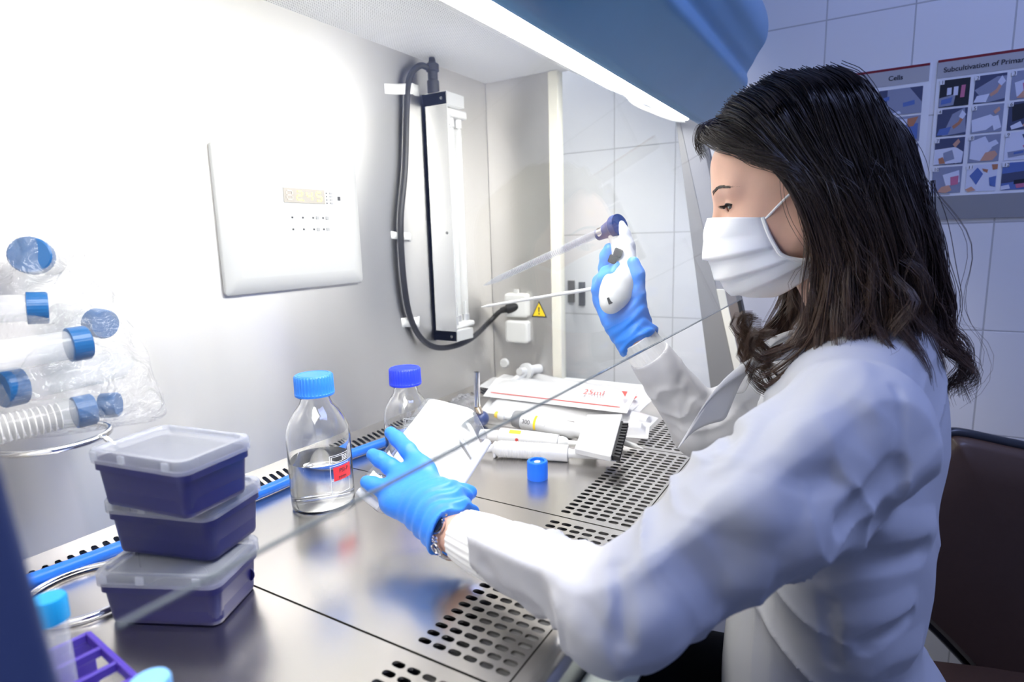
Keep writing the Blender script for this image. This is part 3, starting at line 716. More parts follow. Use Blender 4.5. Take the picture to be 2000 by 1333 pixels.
TURQ = mat('turquoise_cap', srgb(22, 140, 196), 0.35)
def rtube(px, py, zc, label, capm):
    c = PZ(px, py, zc); ctube(c, (0, 0, -1), label, 0.0085, zc - 0.012, capm, grp='tubes standing in the violet rack')
rtube(98, 1192, 0.112, 'upright tube with turquoise screw cap in violet rack', TURQ)
rtube(296, 1358, 0.112, 'upright tube with pale blue cap at the bottom edge of the picture', mat('pale_blue_cap', srgb(120, 180, 232), 0.4))
# --- blue hose along the back
hp = [PZ(20, 1150, 0.009), PZ(60, 1135, 0.009), PZ(150, 1102, 0.009), PZ(300, 1045, 0.009), PZ(520, 958, 0.009), PZ(640, 905, 0.009), PZ(740, 868, 0.009), PZ(800, 850, 0.008), PZ(850, 842, 0.008)]
for q in hp: q[1] = min(q[1], 0.742)
hs = MB().add(*tube(catmull(hp, 8), 0.0078, 14)).build('blue_hose', mat('blue_hose_rubber', srgb(42, 122, 236), 0.35), None, auto=True)
tag(hs, 'blue rubber hose lying along the slotted rear grille', 'hose')
# --- uv lamp on the back wall
ux = 0.972; uv = thing('uv_lamp', 'metal ultraviolet tube lamp mounted upright on the back wall', 'lamp', (ux + 0.04, YB, 0.38))
ALU = mat('aluminium', (0.80, 0.80, 0.79), 0.38, 0.8)
zb_, zt_ = 0.142, 0.625
part('side_plate', MB().add(*box((ux, 0.712, zb_), (ux + 0.002, YB, zt_))), ALU, uv)
part('back_plate', MB().add(*box((ux, 0.764, zb_), (ux + 0.092, YB, zt_))), ALU, uv)
part('end_plate', MB().add(*box((ux, 0.712, zt_ - 0.024), (ux + 0.058, YB, zt_))), ALU, uv, bevel=0.001)
part('end_plate', MB().add(*box((ux, 0.712, zb_), (ux + 0.058, YB, zb_ + 0.022))), ALU, uv, bevel=0.001)
for (z0_, z1_) in ((zt_ - 0.040, zt_ - 0.024), (zb_ + 0.022, zb_ + 0.034)):
    part('lamp_holder', MB().add(*box((ux + 0.010, 0.725, z0_), (ux + 0.086, 0.758, z1_))), WHITE, uv, bevel=0.004)
for z in (zt_ - 0.012, zb_ + 0.01, 0.36):
    part('screw', MB().add(*lathe([(0.003, 0), (0.003, 0.0012), (0.0, 0.0016)], 10, (ux, 0.725, z), (-1, 0, 0))), STEELD, uv)
QUARTZ = clear_mat('quartz_tube', (0.95, 0.96, 0.96, 1), rough=0.05, film=0.25, filmcol=(0.9, 0.9, 0.9, 1))
for tx, ty in ((ux + 0.022, 0.732), (ux + 0.048, 0.742), (ux + 0.074, 0.742)):
    lt = part('lamp_tube', MB().add(*lathe([(0.0078, zb_ + 0.048), (0.0078, zt_ - 0.056)], 20, (tx, ty, 0))), QUARTZ, uv, auto=True)
    for a, b in ((zb_ + 0.032, zb_ + 0.048), (zt_ - 0.056, zt_ - 0.036)):
        part('tube_end', MB().add(*lathe([(0.0, a), (0.0088, a), (0.0088, b), (0.0, b)], 20, (tx, ty, 0))), ALU, parent=lt, auto=True)
    part('pin', MB().add(*box((tx - 0.002, ty - 0.002, zb_ + 0.048), (tx + 0.002, ty + 0.002, zb_ + 0.075))), WHITE, parent=lt)
kx = PY(846, 165, 0.745)
part('connector', MB().add(*lathe([(0.0115, 0.0), (0.0115, 0.022), (0.0095, 0.024), (0.0095, 0.038), (0.0125, 0.040), (0.0125, 0.052), (0.007, 0.056), (0.0055, 0.064)], 18, (kx[0], 0.745, zt_))), BLACKP, uv, auto=True)
cpth = [np.array([kx[0], 0.745, zt_ + 0.060])]
for px, py, y in ((838, 132, .748), (822, 128, .752), (806, 140, .757), (797, 165, .760), (794, 220, .762), (791, 330, .762), (783, 420, .762), (784, 490, .762), (790, 560, .762), (800, 615, .762), (818, 655, .760), (845, 677, .752), (880, 678, .742), (920, 662, .730)): cpth.append(PY(px, py, y))
cpth += [PX(955, 630, 1.155), PX(975, 610, 1.175), PX(990, 604, 1.183)]
cb_ = part('power_cable', MB().add(*tube(catmull(cpth, 8), 0.0058, 12)), BLACKP, uv, auto=True)
pe = PX(978, 607, 1.178); pe2 = PX(1013, 598, 1.196)
part('power_plug', MB().add(*tube([pe, pe + (pe2 - pe) * .3, pe + (pe2 - pe) * .35, pe2 - (pe2 - pe) * .1, pe2], [0.007, 0.008, 0.0115, 0.0125, 0.0125], 16)), BLACKP, parent=cb_, auto=True)
TAPE = mat('white_tape', (0.82, 0.82, 0.80), 0.5, alpha=0.9)
for (pa, pb, pc_, pd, lab) in (((751, 163), (820, 166), (819, 188), (752, 183), 'white tape strip holding the black cable near the lamp top'), ((764, 452), (803, 457), (803, 472), (765, 466), 'short white tape strip across the cable at mid height'), ((784, 622), (820, 618), (820, 637), (786, 640), 'white tape strip across the cable near its lower bend')):
    v = []
    for i in range(9):
        t = i / 8
        for a, b in ((pa, pb), (pd, pc_)):
            q = PY(a[0] + (b[0] - a[0]) * t, a[1] + (b[1] - a[1]) * t, YB - 0.001); q[1] = YB - 0.0006 - 0.0155 * math.exp(-((t - 0.62) / 0.16) ** 2); v.append(q)
    f = [(2 * i, 2 * i + 1, 2 * i + 3, 2 * i + 2) for i in range(8)]
    o = obj('tape_strip', v, f, TAPE, None, True); sm = o.modifiers.new('thick', 'SOLIDIFY'); sm.thickness = 0.0005; tag(o, lab, 'tape', 'tape strips on the lamp cable')
# --- wrapped serological pipettes
PAPER = mat('wrapper_paper', (0.60, 0.595, 0.585), 0.32, bump=0.25, bscale=60, coat=0.3); REDP = mat('red_print', srgb(196, 70, 62), 0.5); GREYT = mat('grey_print', (0.35, 0.34, 0.33), 0.5)
def pack(a, b, w, th, label, prints=(), tilt=.35):
    a, b = np.asarray(a), np.asarray(b); d = nrm(b - a); n = nrm(np.array([0, 0, 1.0]) + nrm((CAM - a) * [1, 1, 0]) * tilt); s = nrm(np.cross(n, d)); n = np.cross(d, s); a = a + [0, 0, tilt * w * .38]; b = b + [0, 0, tilt * w * .38]; ln = np.linalg.norm(b - a)
    t = thing('wrapped_pipette', label, 'wrapped pipette', (a + b) / 2, 'paper wrapped pipettes piled on the far tray')
    prof_ = [(0.0, 0.06), (0.05, 0.08), (0.10, 0.9), (0.5, 1.0), (0.9, 0.9), (0.955, 0.08), (1.0, 0.06)]
    ring_ = []
    for q, hh in prof_:
        c = a + d * ln * q
        ring_.append([c + s * w / 2 * x + n * th * (y * hh + (0.03 if y > 0 else 0)) for x, y in ((-1, 0), (-0.55, -0.12), (0.55, -0.12), (1, 0), (0.8, 0.12), (0.42, 0.62), (0.15, 0.85), (-0.15, 0.85), (-0.42, 0.62), (-0.8, 0.12))])
    part('wrapper', MB().add(*loft(ring_)), PAPER, t, auto=True)
    up = lambda q, x, hgt=0.0: a + d * ln * q + s * w / 2 * x + n * (th * hgt + 0.0004)
    for pr in prints:
        k = pr[0]
        if k == 'line':
            q0, q1, x0, x1 = pr[1:]; hh = lambda x: 0.85 if abs(x) < 0.2 else (0.85 - (abs(x) - .15) * 1.12 if abs(x) < 0.8 else 0.12 * (1 - abs(x)) / 0.2)
            m_ = 6; v = []
            for i in range(m_ + 1):
                q = q0 + (q1 - q0) * i / m_
                for x in (x0, x1): v.append(up(q, x, max(0, hh(x)) + 0.05))
            part('red_line', MB().add(v, [(2 * i, 2 * i + 2, 2 * i + 3, 2 * i + 1) for i in range(m_)]), REDP, t)
        elif k == 'tri':
            q0, x0, e = pr[1:]; part('red_corner', MB().add([up(q0, x0, 0.95), up(q0 + e, x0, 0.95), up(q0 + e, x0 - 0.5, 0.95)], [(0, 1, 2)]), REDP, t)
        else:
            body, q0, x0, sz, m_ = pr[1:]
            o = text('print', body, sz, up(q0, x0, 1.0), d, s, m_, None, 0.0); setpar(o, t); o.data.transform(Matrix.Translation(-t.location))
pack(PZ(948, 798, .010), PZ(1215, 822, .012), .056, .016, 'wrapped pipette at the front left of the pile with long red line', [('line', .06, .5, .55, .62)])
pack(PZ(950, 752, .012), PZ(1240, 806, .014), .052, .016, 'wrapped pipette low in the pile beneath the others', [('line', .28, .40, -.1, .15)])
pack(PZ(972, 745, .020), PZ(1262, 800, .018), .048, .015, 'wrapped pipette with red corner reaching furthest right', [('tri', .90, .2, .05), ('line', .3, .8, .5, .56)])
pack(PZ(958, 768, .034), PZ(1235, 800, .036), .062, .017, 'topmost wrapped pipette of the pile printed 25ml in red', [('text', '25ml', .70, -.36, .021, REDP), ('line', .05, .95, -.74, -.69), ('tri', .93, .3, .04)], .55)
pack(PZ(1020, 737, .020), PZ(1195, 778, .030), .040, .014, 'short wrapped pipette at the back of the pile with red edge', [('line', .25, .85, .5, .62)])
pack(PZ(1120, 838, .008), PZ(1268, 848, .008), .045, .014, 'wrapped pipette beneath the multichannel pipette, next to the slots', [])
pack(PZ(1180, 806, .022), PZ(1275, 836, .010), .045, .014, 'wrapped pipette sloping down toward the sleeve', [('line', .2, .8, .4, .5)])
# --- micropipettes
def along(a, b): d = nrm(np.asarray(b) - np.asarray(a)); return d, np.linalg.norm(np.asarray(b) - np.asarray(a))
def oval(a, d, prof_, sy=1.0, seg=24):         # prof: (dist, radius)
    s, n, d = frame(d); rings = []
    for q, r in prof_: rings.append([np.asarray(a) + d * q + r * (math.cos(2 * PI * k / seg) * s + sy * math.sin(2 * PI * k / seg) * n) for k in range(seg)])
    return loft(rings)
def around(a, d, q0, q1, r, t0, t1, seg=8, sy=1.0):   # patch of skin on an oval body
    s, n, d = frame(d); v = []
    for i in range(seg + 1):
        t = t0 + (t1 - t0) * i / seg
        for q in (q0, q1): v.append(np.asarray(a) + d * q + r * (math.cos(t) * s + sy * math.sin(t) * n))
    return v, [(2 * i, 2 * i + 2, 2 * i + 3, 2 * i + 1) for i in range(seg)]
# first: grey ended, yellow banded
A0, A1 = PZ(1006, 818, .034), PZ(1168, 852, .026); dA, lA = along(A0, A1)
pa_ = thing('micropipette', 'white micropipette with grey end and yellow band above the other two', 'micropipette', (A0 + A1) / 2, 'micropipettes lying on the far tray')
part('handle', MB().add(*oval(A0, dA, [(0.0, .008), (.002, .0135), (.012, .0155), (lA * .45, .0150), (lA * .72, .0135), (lA * .75, .0105), (lA * .80, .010), (lA, .006)])), WHITE, pa_, auto=True)
part('end_collar', MB().add(*oval(A0 - dA * .001, dA, [(0.0, .009), (.001, .0145), (.011, .0160), (.018, .0161), (.0185, .0150)])), GREYM, pa_, auto=True)
part('plunger', MB().add(*oval(A0 - dA * .034, dA, [(0, .003), (.001, .007), (.014, .008), (.016, .005), (.034, .005)])), WHITE, pa_, auto=True)
part('plunger_button', MB().add(*oval(A0 - dA * .042, dA, [(0, .003), (.002, .006), (.009, .006), (.010, .003)])), mat('yellow_button', srgb(226, 190, 60), 0.4), pa_, auto=True)
sA, nA, _ = frame(dA); camdir = nrm(CAM - A0)
def tang(d, a, extra=0.0):
    s, n, _ = frame(d); c = nrm(CAM - np.asarray(a)); return math.atan2(np.dot(c, n), np.dot(c, s)) + extra
tA = tang(dA, A0)
part('yellow_band', MB().add(*around(A0, dA, .044, .0485, .0156, tA - .9, tA + .9)), YEL, pa_)
def label_text(body, size, a, d, q, r, t, m, parent):
    s, n, d = frame(d); rad = math.cos(t) * s + math.sin(t) * n; yd = nrm(np.cross(rad, d))
    o = text('print', body, size, np.asarray(a) + d * q + rad * r - yd * size * 0.35, d, yd, m, None, 0.0); setpar(o, parent); o.data.transform(Matrix.Translation(-parent.location))
label_text('300', .0105, A0, dA, .0225, .0158, tA + .10, INK, pa_)
part('lock_button', MB().add(*lathe([(.003, .0), (.003, .0012), (0, .0014)], 14, A0 + dA * .064 + .0149 * (math.cos(tA) * sA + math.sin(tA) * nA), math.cos(tA) * sA + math.sin(tA) * nA)), GREYP, pa_)
part('ejector_rail', MB().add(*oval(A0 + dA * .02 + np.array([0, 0, -.0145]), dA, [(0, .002), (.001, .004), (.085, .0035), (.09, .002)])), GREYM, pa_, auto=True)
# second: red dot, green label
B0, B1 = PZ(975, 852, .017), PZ(1165, 872, .012); dB, lB = along(B0, B1)
pb_ = thing('micropipette', 'white micropipette with red dot and lime label, middle of the three', 'micropipette', (B0 + B1) / 2, 'micropipettes lying on the far tray')
part('handle', MB().add(*oval(B0, dB, [(0, .011), (.002, .0135), (lB * .3, .0140), (lB * .62, .0125), (lB * .625, .009)])), WHITE, pb_, auto=True)
part('nozzle_cone', MB().add(*oval(B0, dB, [(lB * .62, .0095), (lB * .66, .0105), (lB * .70, .0085), (lB * .72, .005), (lB, .004)])), GREYP, pb_, auto=True)
part('plunger', MB().add(*oval(B0 - dB * .035, dB, [(0, .005), (.002, .0085), (.02, .0095), (.035, .009)])), GREYP, pb_, auto=True)
sB, nB, _ = frame(dB); tB = tang(dB, B0); rB = lambda t: math.cos(t) * sB + math.sin(t) * nB
part('red_dot', MB().add(*lathe([(.0028, 0), (.0028, .0006), (0, .0007)], 16, B0 + dB * .035 + .0137 * rB(tB + .25), rB(tB + .25))), REDP, pb_)
part('lime_label', MB().add(*around(B0, dB, .020, .040, .0142, tB - 1.05, tB - .45)), mat('lime_label', srgb(206, 220, 50), 0.5), pb_)
# third: ribbed handle in front
C0, C1 = PZ(962, 876, .0145), PZ(1213, 893, .012); dC, lC = along(C0, C1)
pc3 = thing('micropipette', 'white micropipette with ribbed grip and flared hook, nearest of the three', 'micropipette', (C0 + C1) / 2, 'micropipettes lying on the far tray')
pf = [(0, .007), (.004, .009), (.010, .0125)] + [x for k in range(18) for x in ((.014 + .0042 * k, .0134), (.016 + .0042 * k, .0134), (.0165 + .0042 * k, .0129), (.0176 + .0042 * k, .0129))] + [(lC * .42, .0134), (lC * .60, .0132), (lC * .605, .009)]
pf = sorted([q for q in pf if q[0] < lC * .41] + pf[-3:])
part('handle', MB().add(*oval(C0, dC, pf)), WHITE, pc3, auto=True)
part('finger_hook', MB().add(*obox(C0 + dC * .004 + np.array([0, 0, -.002]), dC * .0025, nrm(np.cross(dC, (0, 0, 1))) * .008, (0, 0, .012))), WHITE, pc3, bevel=.002)
part('plunger', MB().add(*oval(C0 - dC * .020, dC, [(0, .007), (.002, .009), (.010, .008), (.02, .006)])), WHITE, pc3, auto=True)
part('shaft', MB().add(*oval(C0, dC, [(lC * .60, .0085), (lC * .63, .0068), (lC * .88, .0062), (lC * .885, .0072), (lC * .97, .0068), (lC, .004)])), GREYP, pc3, auto=True)
part('shaft_tip', MB().add(*oval(C0, dC, [(lC * .89, .0074), (lC * .965, .0072), (lC * .97, .003)])), mat('bluish_grey_tip', (0.42, 0.45, 0.55), 0.3), pc3, auto=True)
# multichannel head
q0, q1, q2, q3 = PZ(1146, 810, .050), PZ(1216, 809, .050), PZ(1193, 892, .026), PZ(1122, 876, .026)
mcc = (q0 + q1 + q2 + q3) / 4; uu = nrm(q1 - q0 + q2 - q3); vv = nrm(q0 + q1 - q2 - q3); nn = nrm(np.cross(uu, vv)); vv = np.cross(nn, uu)
hu = (np.linalg.norm(q1 - q0) + np.linalg.norm(q2 - q3)) / 4; hv = (np.linalg.norm(q0 - q3) + np.linalg.norm(q1 - q2)) / 4
mc = thing('multichannel_head', 'square white multichannel pipette head with black comb lying over the pipettes', 'pipette head', mcc)
T_ = .010
def skew(c_, w0, w1, m0, m1, z0, z1):
    pts = []
    for z in (z0, z1):
        for (a, b) in ((w0, m0), (w1, m0), (w1, m1), (w0, m1)):
            p = (q3 * (1 - a) + q2 * a) * (1 - b) + (q0 * (1 - a) + q1 * a) * b; pts.append(p + nn * z)
    return pts, [(0, 3, 2, 1), (4, 5, 6, 7), (0, 1, 5, 4), (1, 2, 6, 5), (2, 3, 7, 6), (3, 0, 4, 7)]
part('head_shell', MB().add(*skew(0, 0, 1, 0, 1, -.010, 0)), WHITE, mc, bevel=.0015)
part('comb_bar', MB().add(*skew(0, 1.0, 1.06, .04, .84, -.0095, -.002)), BLACKP, mc)
for k in range(12):
    part('comb_tooth', MB().add(*skew(0, 1.03, 1.22, .045 + .066 * k, .045 + .066 * k + .036, -.0095, -.002)), BLACKP, mc, bevel=.0006)
e0, e1 = PZ(1212, 863, .010), PZ(1256, 877, .006); dE, lE = along(e0, e1)
tipo = thing('pipette_tip', 'small pale grey pipette tip pointing onto the slotted grille', 'pipette tip', e0)
part('tip_body', MB().add(*oval(e0, dE, [(0, .0052), (lE * .7, .0042), (lE * .75, .0026)])), GREYP, tipo, auto=True)
part('tip_point', MB().add(*oval(e0, dE, [(lE * .74, .0027), (lE, .0012)])), WHITE, tipo, auto=True)
# aspirator handle with navy ball
r0 = PZ(941, 832, 0.0); asp = thing('aspirator_handle', 'upright chrome tube with dark blue ball beside the raised flask', 'aspirator', r0)
part('navy_ball', MB().add(*lathe([(0, -.0135)] + [(.0145 * math.cos(a), .0145 * math.sin(a)) for a in np.linspace(-1.2, 1.5, 12)] + [(0, .0146)], 24, r0 + [0, 0, .0142])), mat('navy_ball', srgb(48, 62, 108), 0.35), asp, auto=True)
r1 = PY(932, 805, r0[1] - .004); r2 = PY(931, 727, r0[1] - .004)
part('brass_collar', MB().add(*tube([r0 + [0, 0, .022], r1 * .5 + (r0 + [0, 0, .03]) * .5, r1 + [0, 0, .012]], [.005, .0062, .006], 14)), mat('aged_brass', (0.62, 0.52, 0.40), 0.3, 1.0), asp, auto=True)
part('chrome_tube', MB().add(*tube([r1 + [0, 0, .010], r2], [.0056, .0056], 16)), CHROME, asp, auto=True)
# crumpled wrapper behind the flask
cw = PZ(905, 790, .02)
def wf(p):
    q = (p - cw.astype(np.float32)); d = np.linalg.norm(q / np.array([.030, .022, .020], np.float32), axis=1) * .02 - .02
    s = q * 260; return d + .004 * np.sin(s[:, 0] + 2 * np.sin(s[:, 2])) * np.sin(s[:, 1] + 1.5 * np.sin(s[:, 0]))
P_, F_ = surface_net(wf, cw - .05, cw + .05, .002, 1)
P_[:, 2] = np.maximum(P_[:, 2], .001)
tag(npmesh('crumpled_wrapper', P_, F_, FILM), 'crumpled clear wrapper between flask and chrome tube', 'wrapper')
# black clips beyond the side window
for (ya_, yb_, z0_, z1_, lab) in ((.6695, .6525, .179, .236, 'greyer of two dark vertical strips on the tiled wall, by the window post'), (.639, .6235, .172, .232, 'black vertical strip on tiled wall nearer the gloved hand')):
    o = MB().add(*box((1.402, yb_, z0_), (1.411, ya_, z1_))).build('wall_strip', mat('strip_dark', (0.03, 0.034, 0.045) if 'nearer' in lab else (0.10, 0.095, 0.09), 0.4), None, bevel=.001); tag(o, lab, 'strip')
# --- posters on the tiled wall
PX_ = 1.4085
PWHITE = mat('poster_paper', (0.74, 0.75, 0.78), 0.35); PGREY = mat('poster_grey', srgb(168, 168, 172), 0.4); PBAND = mat('poster_red', srgb(120, 30, 40), 0.4); PDARK = mat('poster_dark', (0.02, 0.022, 0.03), 0.4)
cols = {'k': PDARK, 'b': mat('photo_blue', srgb(86, 110, 170), .4), 'd': mat('photo_slate', srgb(70, 76, 104), .4), 'g': mat('photo_grey', srgb(136, 142, 164), .4), 'w': mat('photo_white', srgb(206, 210, 226), .4), 's': mat('photo_skin', srgb(196, 150, 128), .4), 'p': mat('photo_pink', srgb(190, 110, 140), .4), 't': mat('photo_tan', srgb(176, 120, 90), .4)}
def ppoly(name, pts, m, parent, off=0.0): # pts in (y,z)
    c = PX_ - off; v = [(c, y, z) for y, z in pts] + [(c + .0004, y, z) for y, z in pts]; n = len(pts)
    area_ = sum(pts[i][0] * pts[(i + 1) % n][1] - pts[(i + 1) % n][0] * pts[i][1] for i in range(n))
    a = tuple(range(n)); f = [a[::-1] if area_ > 0 else a]
    return cpart(name, MB().add(v, f), m, parent)
def prc(name, y0, z0, y1, z1, m, parent, off=0.0): return ppoly(name, [(y0, z0), (y0, z1), (y1, z1), (y1, z0)], m, parent, off)
def photo(parent, y0, z0, w, h, bg, shapes, num=None):
    """y0,z0 = upper left corner seen from the room (y decreases to the right)"""
    ph = prc('photo', y0, z0, y0 - w, z0 - h, cols[bg], parent, .0006)
    for i, (c, pts) in enumerate(shapes):
        ppoly('picture_patch', [(y0 - u * w, z0 - v * h) for u, v in pts], cols[c], ph, .0008 + .0001 * i)
    if num:
        prc('number_tag', y0 + .001, z0 + .001, y0 - .0062 - (.003 if len(num) > 1 else 0), z0 - .0072, PWHITE, ph, .0014)
        text('number', num, .0085, (PX_ - .0016, y0 - .0012, z0 - .0064), (0, -1, 0), (0, 0, 1), INK, None, 0.0)
        o = bpy.context.collection.objects[-1]; setpar(o, ph); o.data.transform(Matrix.Translation(-parent.location))
H = lambda *p: list(p)
hand = ('s', H((.45, .95), (.55, .6), (.75, .35), (.85, .45), (.72, .7), (.8, .95)))
flsk = ('w', H((.5, .5), (.72, .1), (.95, .3), (.72, .62)))
paper = ('w', H((.05, .9), (.1, .66), (.45, .6), (.52, .86)))
y0p = -.0815; zt = .645
pr_ = thing('poster', 'white poster of numbered photos titled Subcultivation of Primary Ce on the tiled wall', 'poster', (PX_, -.19, .50))
cpart('sheet', MB().add(*box((PX_, -.30, .401), (PX_ + .0015, y0p, zt))), PWHITE, pr_)
prc('header_band', y0p, .613, -.30, zt - .004, PGREY, pr_, .0004); prc('red_band', y0p, zt - .0045, -.30, zt, PBAND, pr_, .0005)
cpart('bottom_band', MB().add(*box((PX_ - .002, -.30, .358), (PX_ + .0015, y0p + .002, .401))), mat('poster_silver', (0.42, 0.42, 0.43), .3, .6), pr_)
o = text('title', 'Subcultivation of Primary Ce', .0118, (PX_ - .0008, y0p - .009, .6225), (0, -1, 0), (0, 0, 1), INK, None, 0.0, bold=.0002); setpar(o, pr_); o.data.transform(Matrix.Translation(-pr_.location))
cell1 = PX(1838, 155, PX_); cw1 = .0445; chh = .0475; pw1 = .0515; phh = .0515
def grid(r, c): return y0p - .0060 - pw1 * c, .6085 - phh * r
sets = [('k', [('g', H((.0, .65), (.55, .55), (.5, .95), (.0, .98))), ('b', H((.08, .72), (.45, .65), (.42, .85), (.07, .9))), ('w', H((.25, .3), (.4, .3), (.4, .55), (.25, .57))), ('w', H((.47, .28), (.62, .28), (.62, .6), (.47, .6))), ('p', H((.72, .25), (.86, .25), (.84, .7), (.7, .7)))]),
        ('d', [('g', H((.0, .5), (.7, .1), (1, .1), (1, .9), (.4, 1))), ('w', H((.0, .95), (.1, .72), (.5, .68), (.4, .98))), ('s', H((.5, .7), (.7, .55), (.82, .3), (.9, .38), (.75, .68), (.55, .8))), ('w', H((.72, .3), (.85, .08), (.98, .3), (.85, .45)))]),
        ('g', [('w', H((.1, .4), (.9, .2), (.95, .7), (.2, .9))), ('p', H((.35, .45), (.6, .35), (.62, .6), (.4, .7))), ('s', H((.2, .95), (.4, .7), (.7, .8), (.8, 1)))]),
        ('d', [('g', H((.2, 1), (.5, .2), (.9, .0), (1, .9))), ('b', H((.02, .95), (.1, .72), (.5, .66), (.4, .95))), ('t', H((.52, .65), (.72, .5), (.8, .3), (.9, .38), (.78, .6), (.58, .76))), ('w', H((.72, .32), (.82, .08), (.96, .25), (.86, .42)))]),
        ('g', [('w', H((.0, .5), (.6, .35), (.9, .6), (.5, .9), (.05, .95))), ('w', H((.62, .45), (.85, .4), (.98, .85), (.75, .95))), ('s', H((.68, .25), (.85, .1), (.9, .22), (.75, .36)))]),
        ('d', [('k', H((.1, .1), (.6, .05), (.5, .6), (.15, .7))), ('b', H((.5, .5), (.95, .3), (1, .6), (.6, .7))), ('s', H((.4, .9), (.6, .75), (.95, .75), (.95, .9))), ('w', H((.1, .85), (.4, .7), (.5, .9), (.15, .98)))]),
        ('d', [('w', H((.0, .4), (.7, .35), (.98, .55), (.95, .95), (.0, .98))), ('g', H((.3, .55), (.6, .45), (.7, .8), (.35, .9))), ('s', H((.6, .25), (.78, .05), (.85, .18), (.7, .38))), ('w', H((.62, .5), (.8, .4), (.95, .9), (.75, .98))), ('t', H((.15, .75), (.3, .7), (.4, .95), (.2, .95)))]),
        ('g', [('w', H((.05, .2), (.5, .05), (.75, .5), (.4, .95), (.05, .85))), ('s', H((.4, .95), (.55, .65), (.85, .6), (.95, .75), (.8, .95))), ('w', H((.5, .35), (.85, .2), (.95, .35), (.6, .55)))]),
        ('w', [('d', H((.5, .1), (.95, .0), (1, .4), (.7, .5))), ('p', H((.55, .5), (.75, .4), (.8, .46), (.6, .58))), ('g', H((.1, .7), (.9, .6), (.95, .8), (.15, .9))), ('b', H((.3, .72), (.6, .68), (.6, .76), (.3, .8)))]),
        ('g', [('w', H((.35, .3), (.9, .15), (.95, .6), (.5, .75))), ('p', H((.62, .4), (.9, .35), (.9, .68), (.65, .72))), ('s', H((.2, .95), (.35, .75), (.6, .7), (.7, .9), (.5, 1)))]),
        ('w', [('b', H((.1, .4), (.35, .1), (.55, .35), (.35, .75))), ('t', H((.5, .15), (.7, .2), (.68, .32), (.55, .25))), ('t', H((.8, .02), (1, .02), (1, .2), (.85, .22))), ('b', H((.75, .5), (.98, .45), (.98, .85), (.8, .8))), ('s', H((.0, .9), (.2, .8), (.35, .95), (.1, 1)))]),
        ('b', [('d', H((.0, .4), (1, .3), (1, .65), (.0, .75))), ('k', H((.4, .65), (1, .6), (1, .75), (.4, .8))), ('p', H((.45, .8), (.9, .75), (.95, .9), (.5, .95))), ('w', H((.0, .85), (.25, .8), (.3, .95), (.0, 1)))])]
for k in range(12): photo(pr_, *grid(k // 3, k % 3), cw1, chh, sets[k][0], sets[k][1], str(k + 1))
for r in range(4): photo(pr_, *grid(r, 3), cw1, chh, 'g', [hand])
prc('fine_print', y0p - .008, .4035, y0p - .035, .4055, PGREY, pr_, .0006)
pl_ = thing('poster', 'white poster with red top band partly hidden behind her hair, ending in Cells', 'poster', (PX_, .02, .50))
yl1, yl0 = -.0735, .150
cpart('sheet', MB().add(*box((PX_, yl1, .401), (PX_ + .0015, yl0, zt - .002))), PWHITE, pl_)
prc('header_band', yl0, .611, yl1 + .004, zt - .006, PGREY, pl_, .0004); prc('red_band', yl0, zt - .0065, yl1 + .004, zt - .002, PBAND, pl_, .0005)
o = text('title', 'Cells', .0118, (PX_ - .0008, -.005, .6205), (0, -1, 0), (0, 0, 1), INK, None, 0.0, bold=.0002); setpar(o, pl_); o.data.transform(Matrix.Translation(-pl_.location))
s2 = [('d', [('g', H((.2, .0), (.7, .0), (1, .6), (1, 1), (.2, 1))), ('g', H((.5, .5), (.88, .4), (.9, .75), (.52, .85))), ('b', H((.57, .56), (.83, .49), (.84, .66), (.58, .72))), ('w', H((.3, .95), (.5, .85), (.55, .95), (.35, 1))), ('b', H((.1, .3), (.25, .25), (.25, .4), (.1, .45)))]), ('g', [('w', H((.3, .1), (.7, .1), (.7, .9), (.3, .95))), ('b', H((.45, .35), (.95, .3), (.95, .9), (.5, .95))), ('t', H((.3, .15), (.4, .15), (.4, .55), (.3, .55))), ('t', H((.7, .1), (.95, .05), (.85, .4), (.72, .42)))]), ('d', [('g', H((.5, .6), (.9, .2), (1, .5), (.7, .9))), hand]), ('d', [('w', H((.2, .4), (.8, .3), (.8, .7), (.3, .8)))])]
for r in range(4): photo(pl_, yl1 + .012 + .070, .604 - phh * r, .070, chh, s2[r][0], s2[r][1], None)
# --- chair beside the wall
chm = mat('brown_leather', (0.066, 0.034, 0.022), 0.5, coat=0.12, noise=0.1, nscale=8, bump=0.1, bscale=120)
hx = nrm(np.array([.985, 0, 0.0]) * .30 + np.array([0, -.95, 0])); nx_ = nrm(np.cross(hx, (0, 0, 1))); nx_ = nx_ if nx_[0] < 0 else -nx_
ctl = U(1850, 850, 1.02)
def onchair(px, py):
    r = ray(px, py); t = np.dot(ctl - CAM, nx_) / np.dot(r, nx_); return CAM + r * t
out = [(1846, 862), (1858, 851), (1885, 852), (1950, 866), (2030, 884), (2150, 920), (2260, 1000), (2320, 1120), (2330, 1260), (2280, 1400), (2200, 1480), (2080, 1480), (1990, 1420), (1925, 1333), (1850, 1250), (1780, 1180), (1740, 1120), (1735, 1020), (1770, 930), (1820, 885)]
pts = catmull([onchair(*p) for p in out], 5, closed=True); cc = pts.mean(0)
ch = thing('upholstered_chair', 'dark brown upholstered chair back beside the tiled wall behind the woman', 'chair', (cc[0], cc[1], FZ))
def cring(s, off): return [cc + (p - cc) * s + nx_ * off for p in pts]
v, f = loft([cring(.90, -.022), cring(.98, -.018), cring(1.0, 0.0), cring(.985, .018), cring(.94, .027), cring(.7, .032), cring(.3, .033)])
part('backrest', MB().add(v, f), chm, ch, auto=True)
v, f = tube([cc + (p - cc) * 1.012 + nx_ * -.004 for p in pts], .009, 10, closed=True)
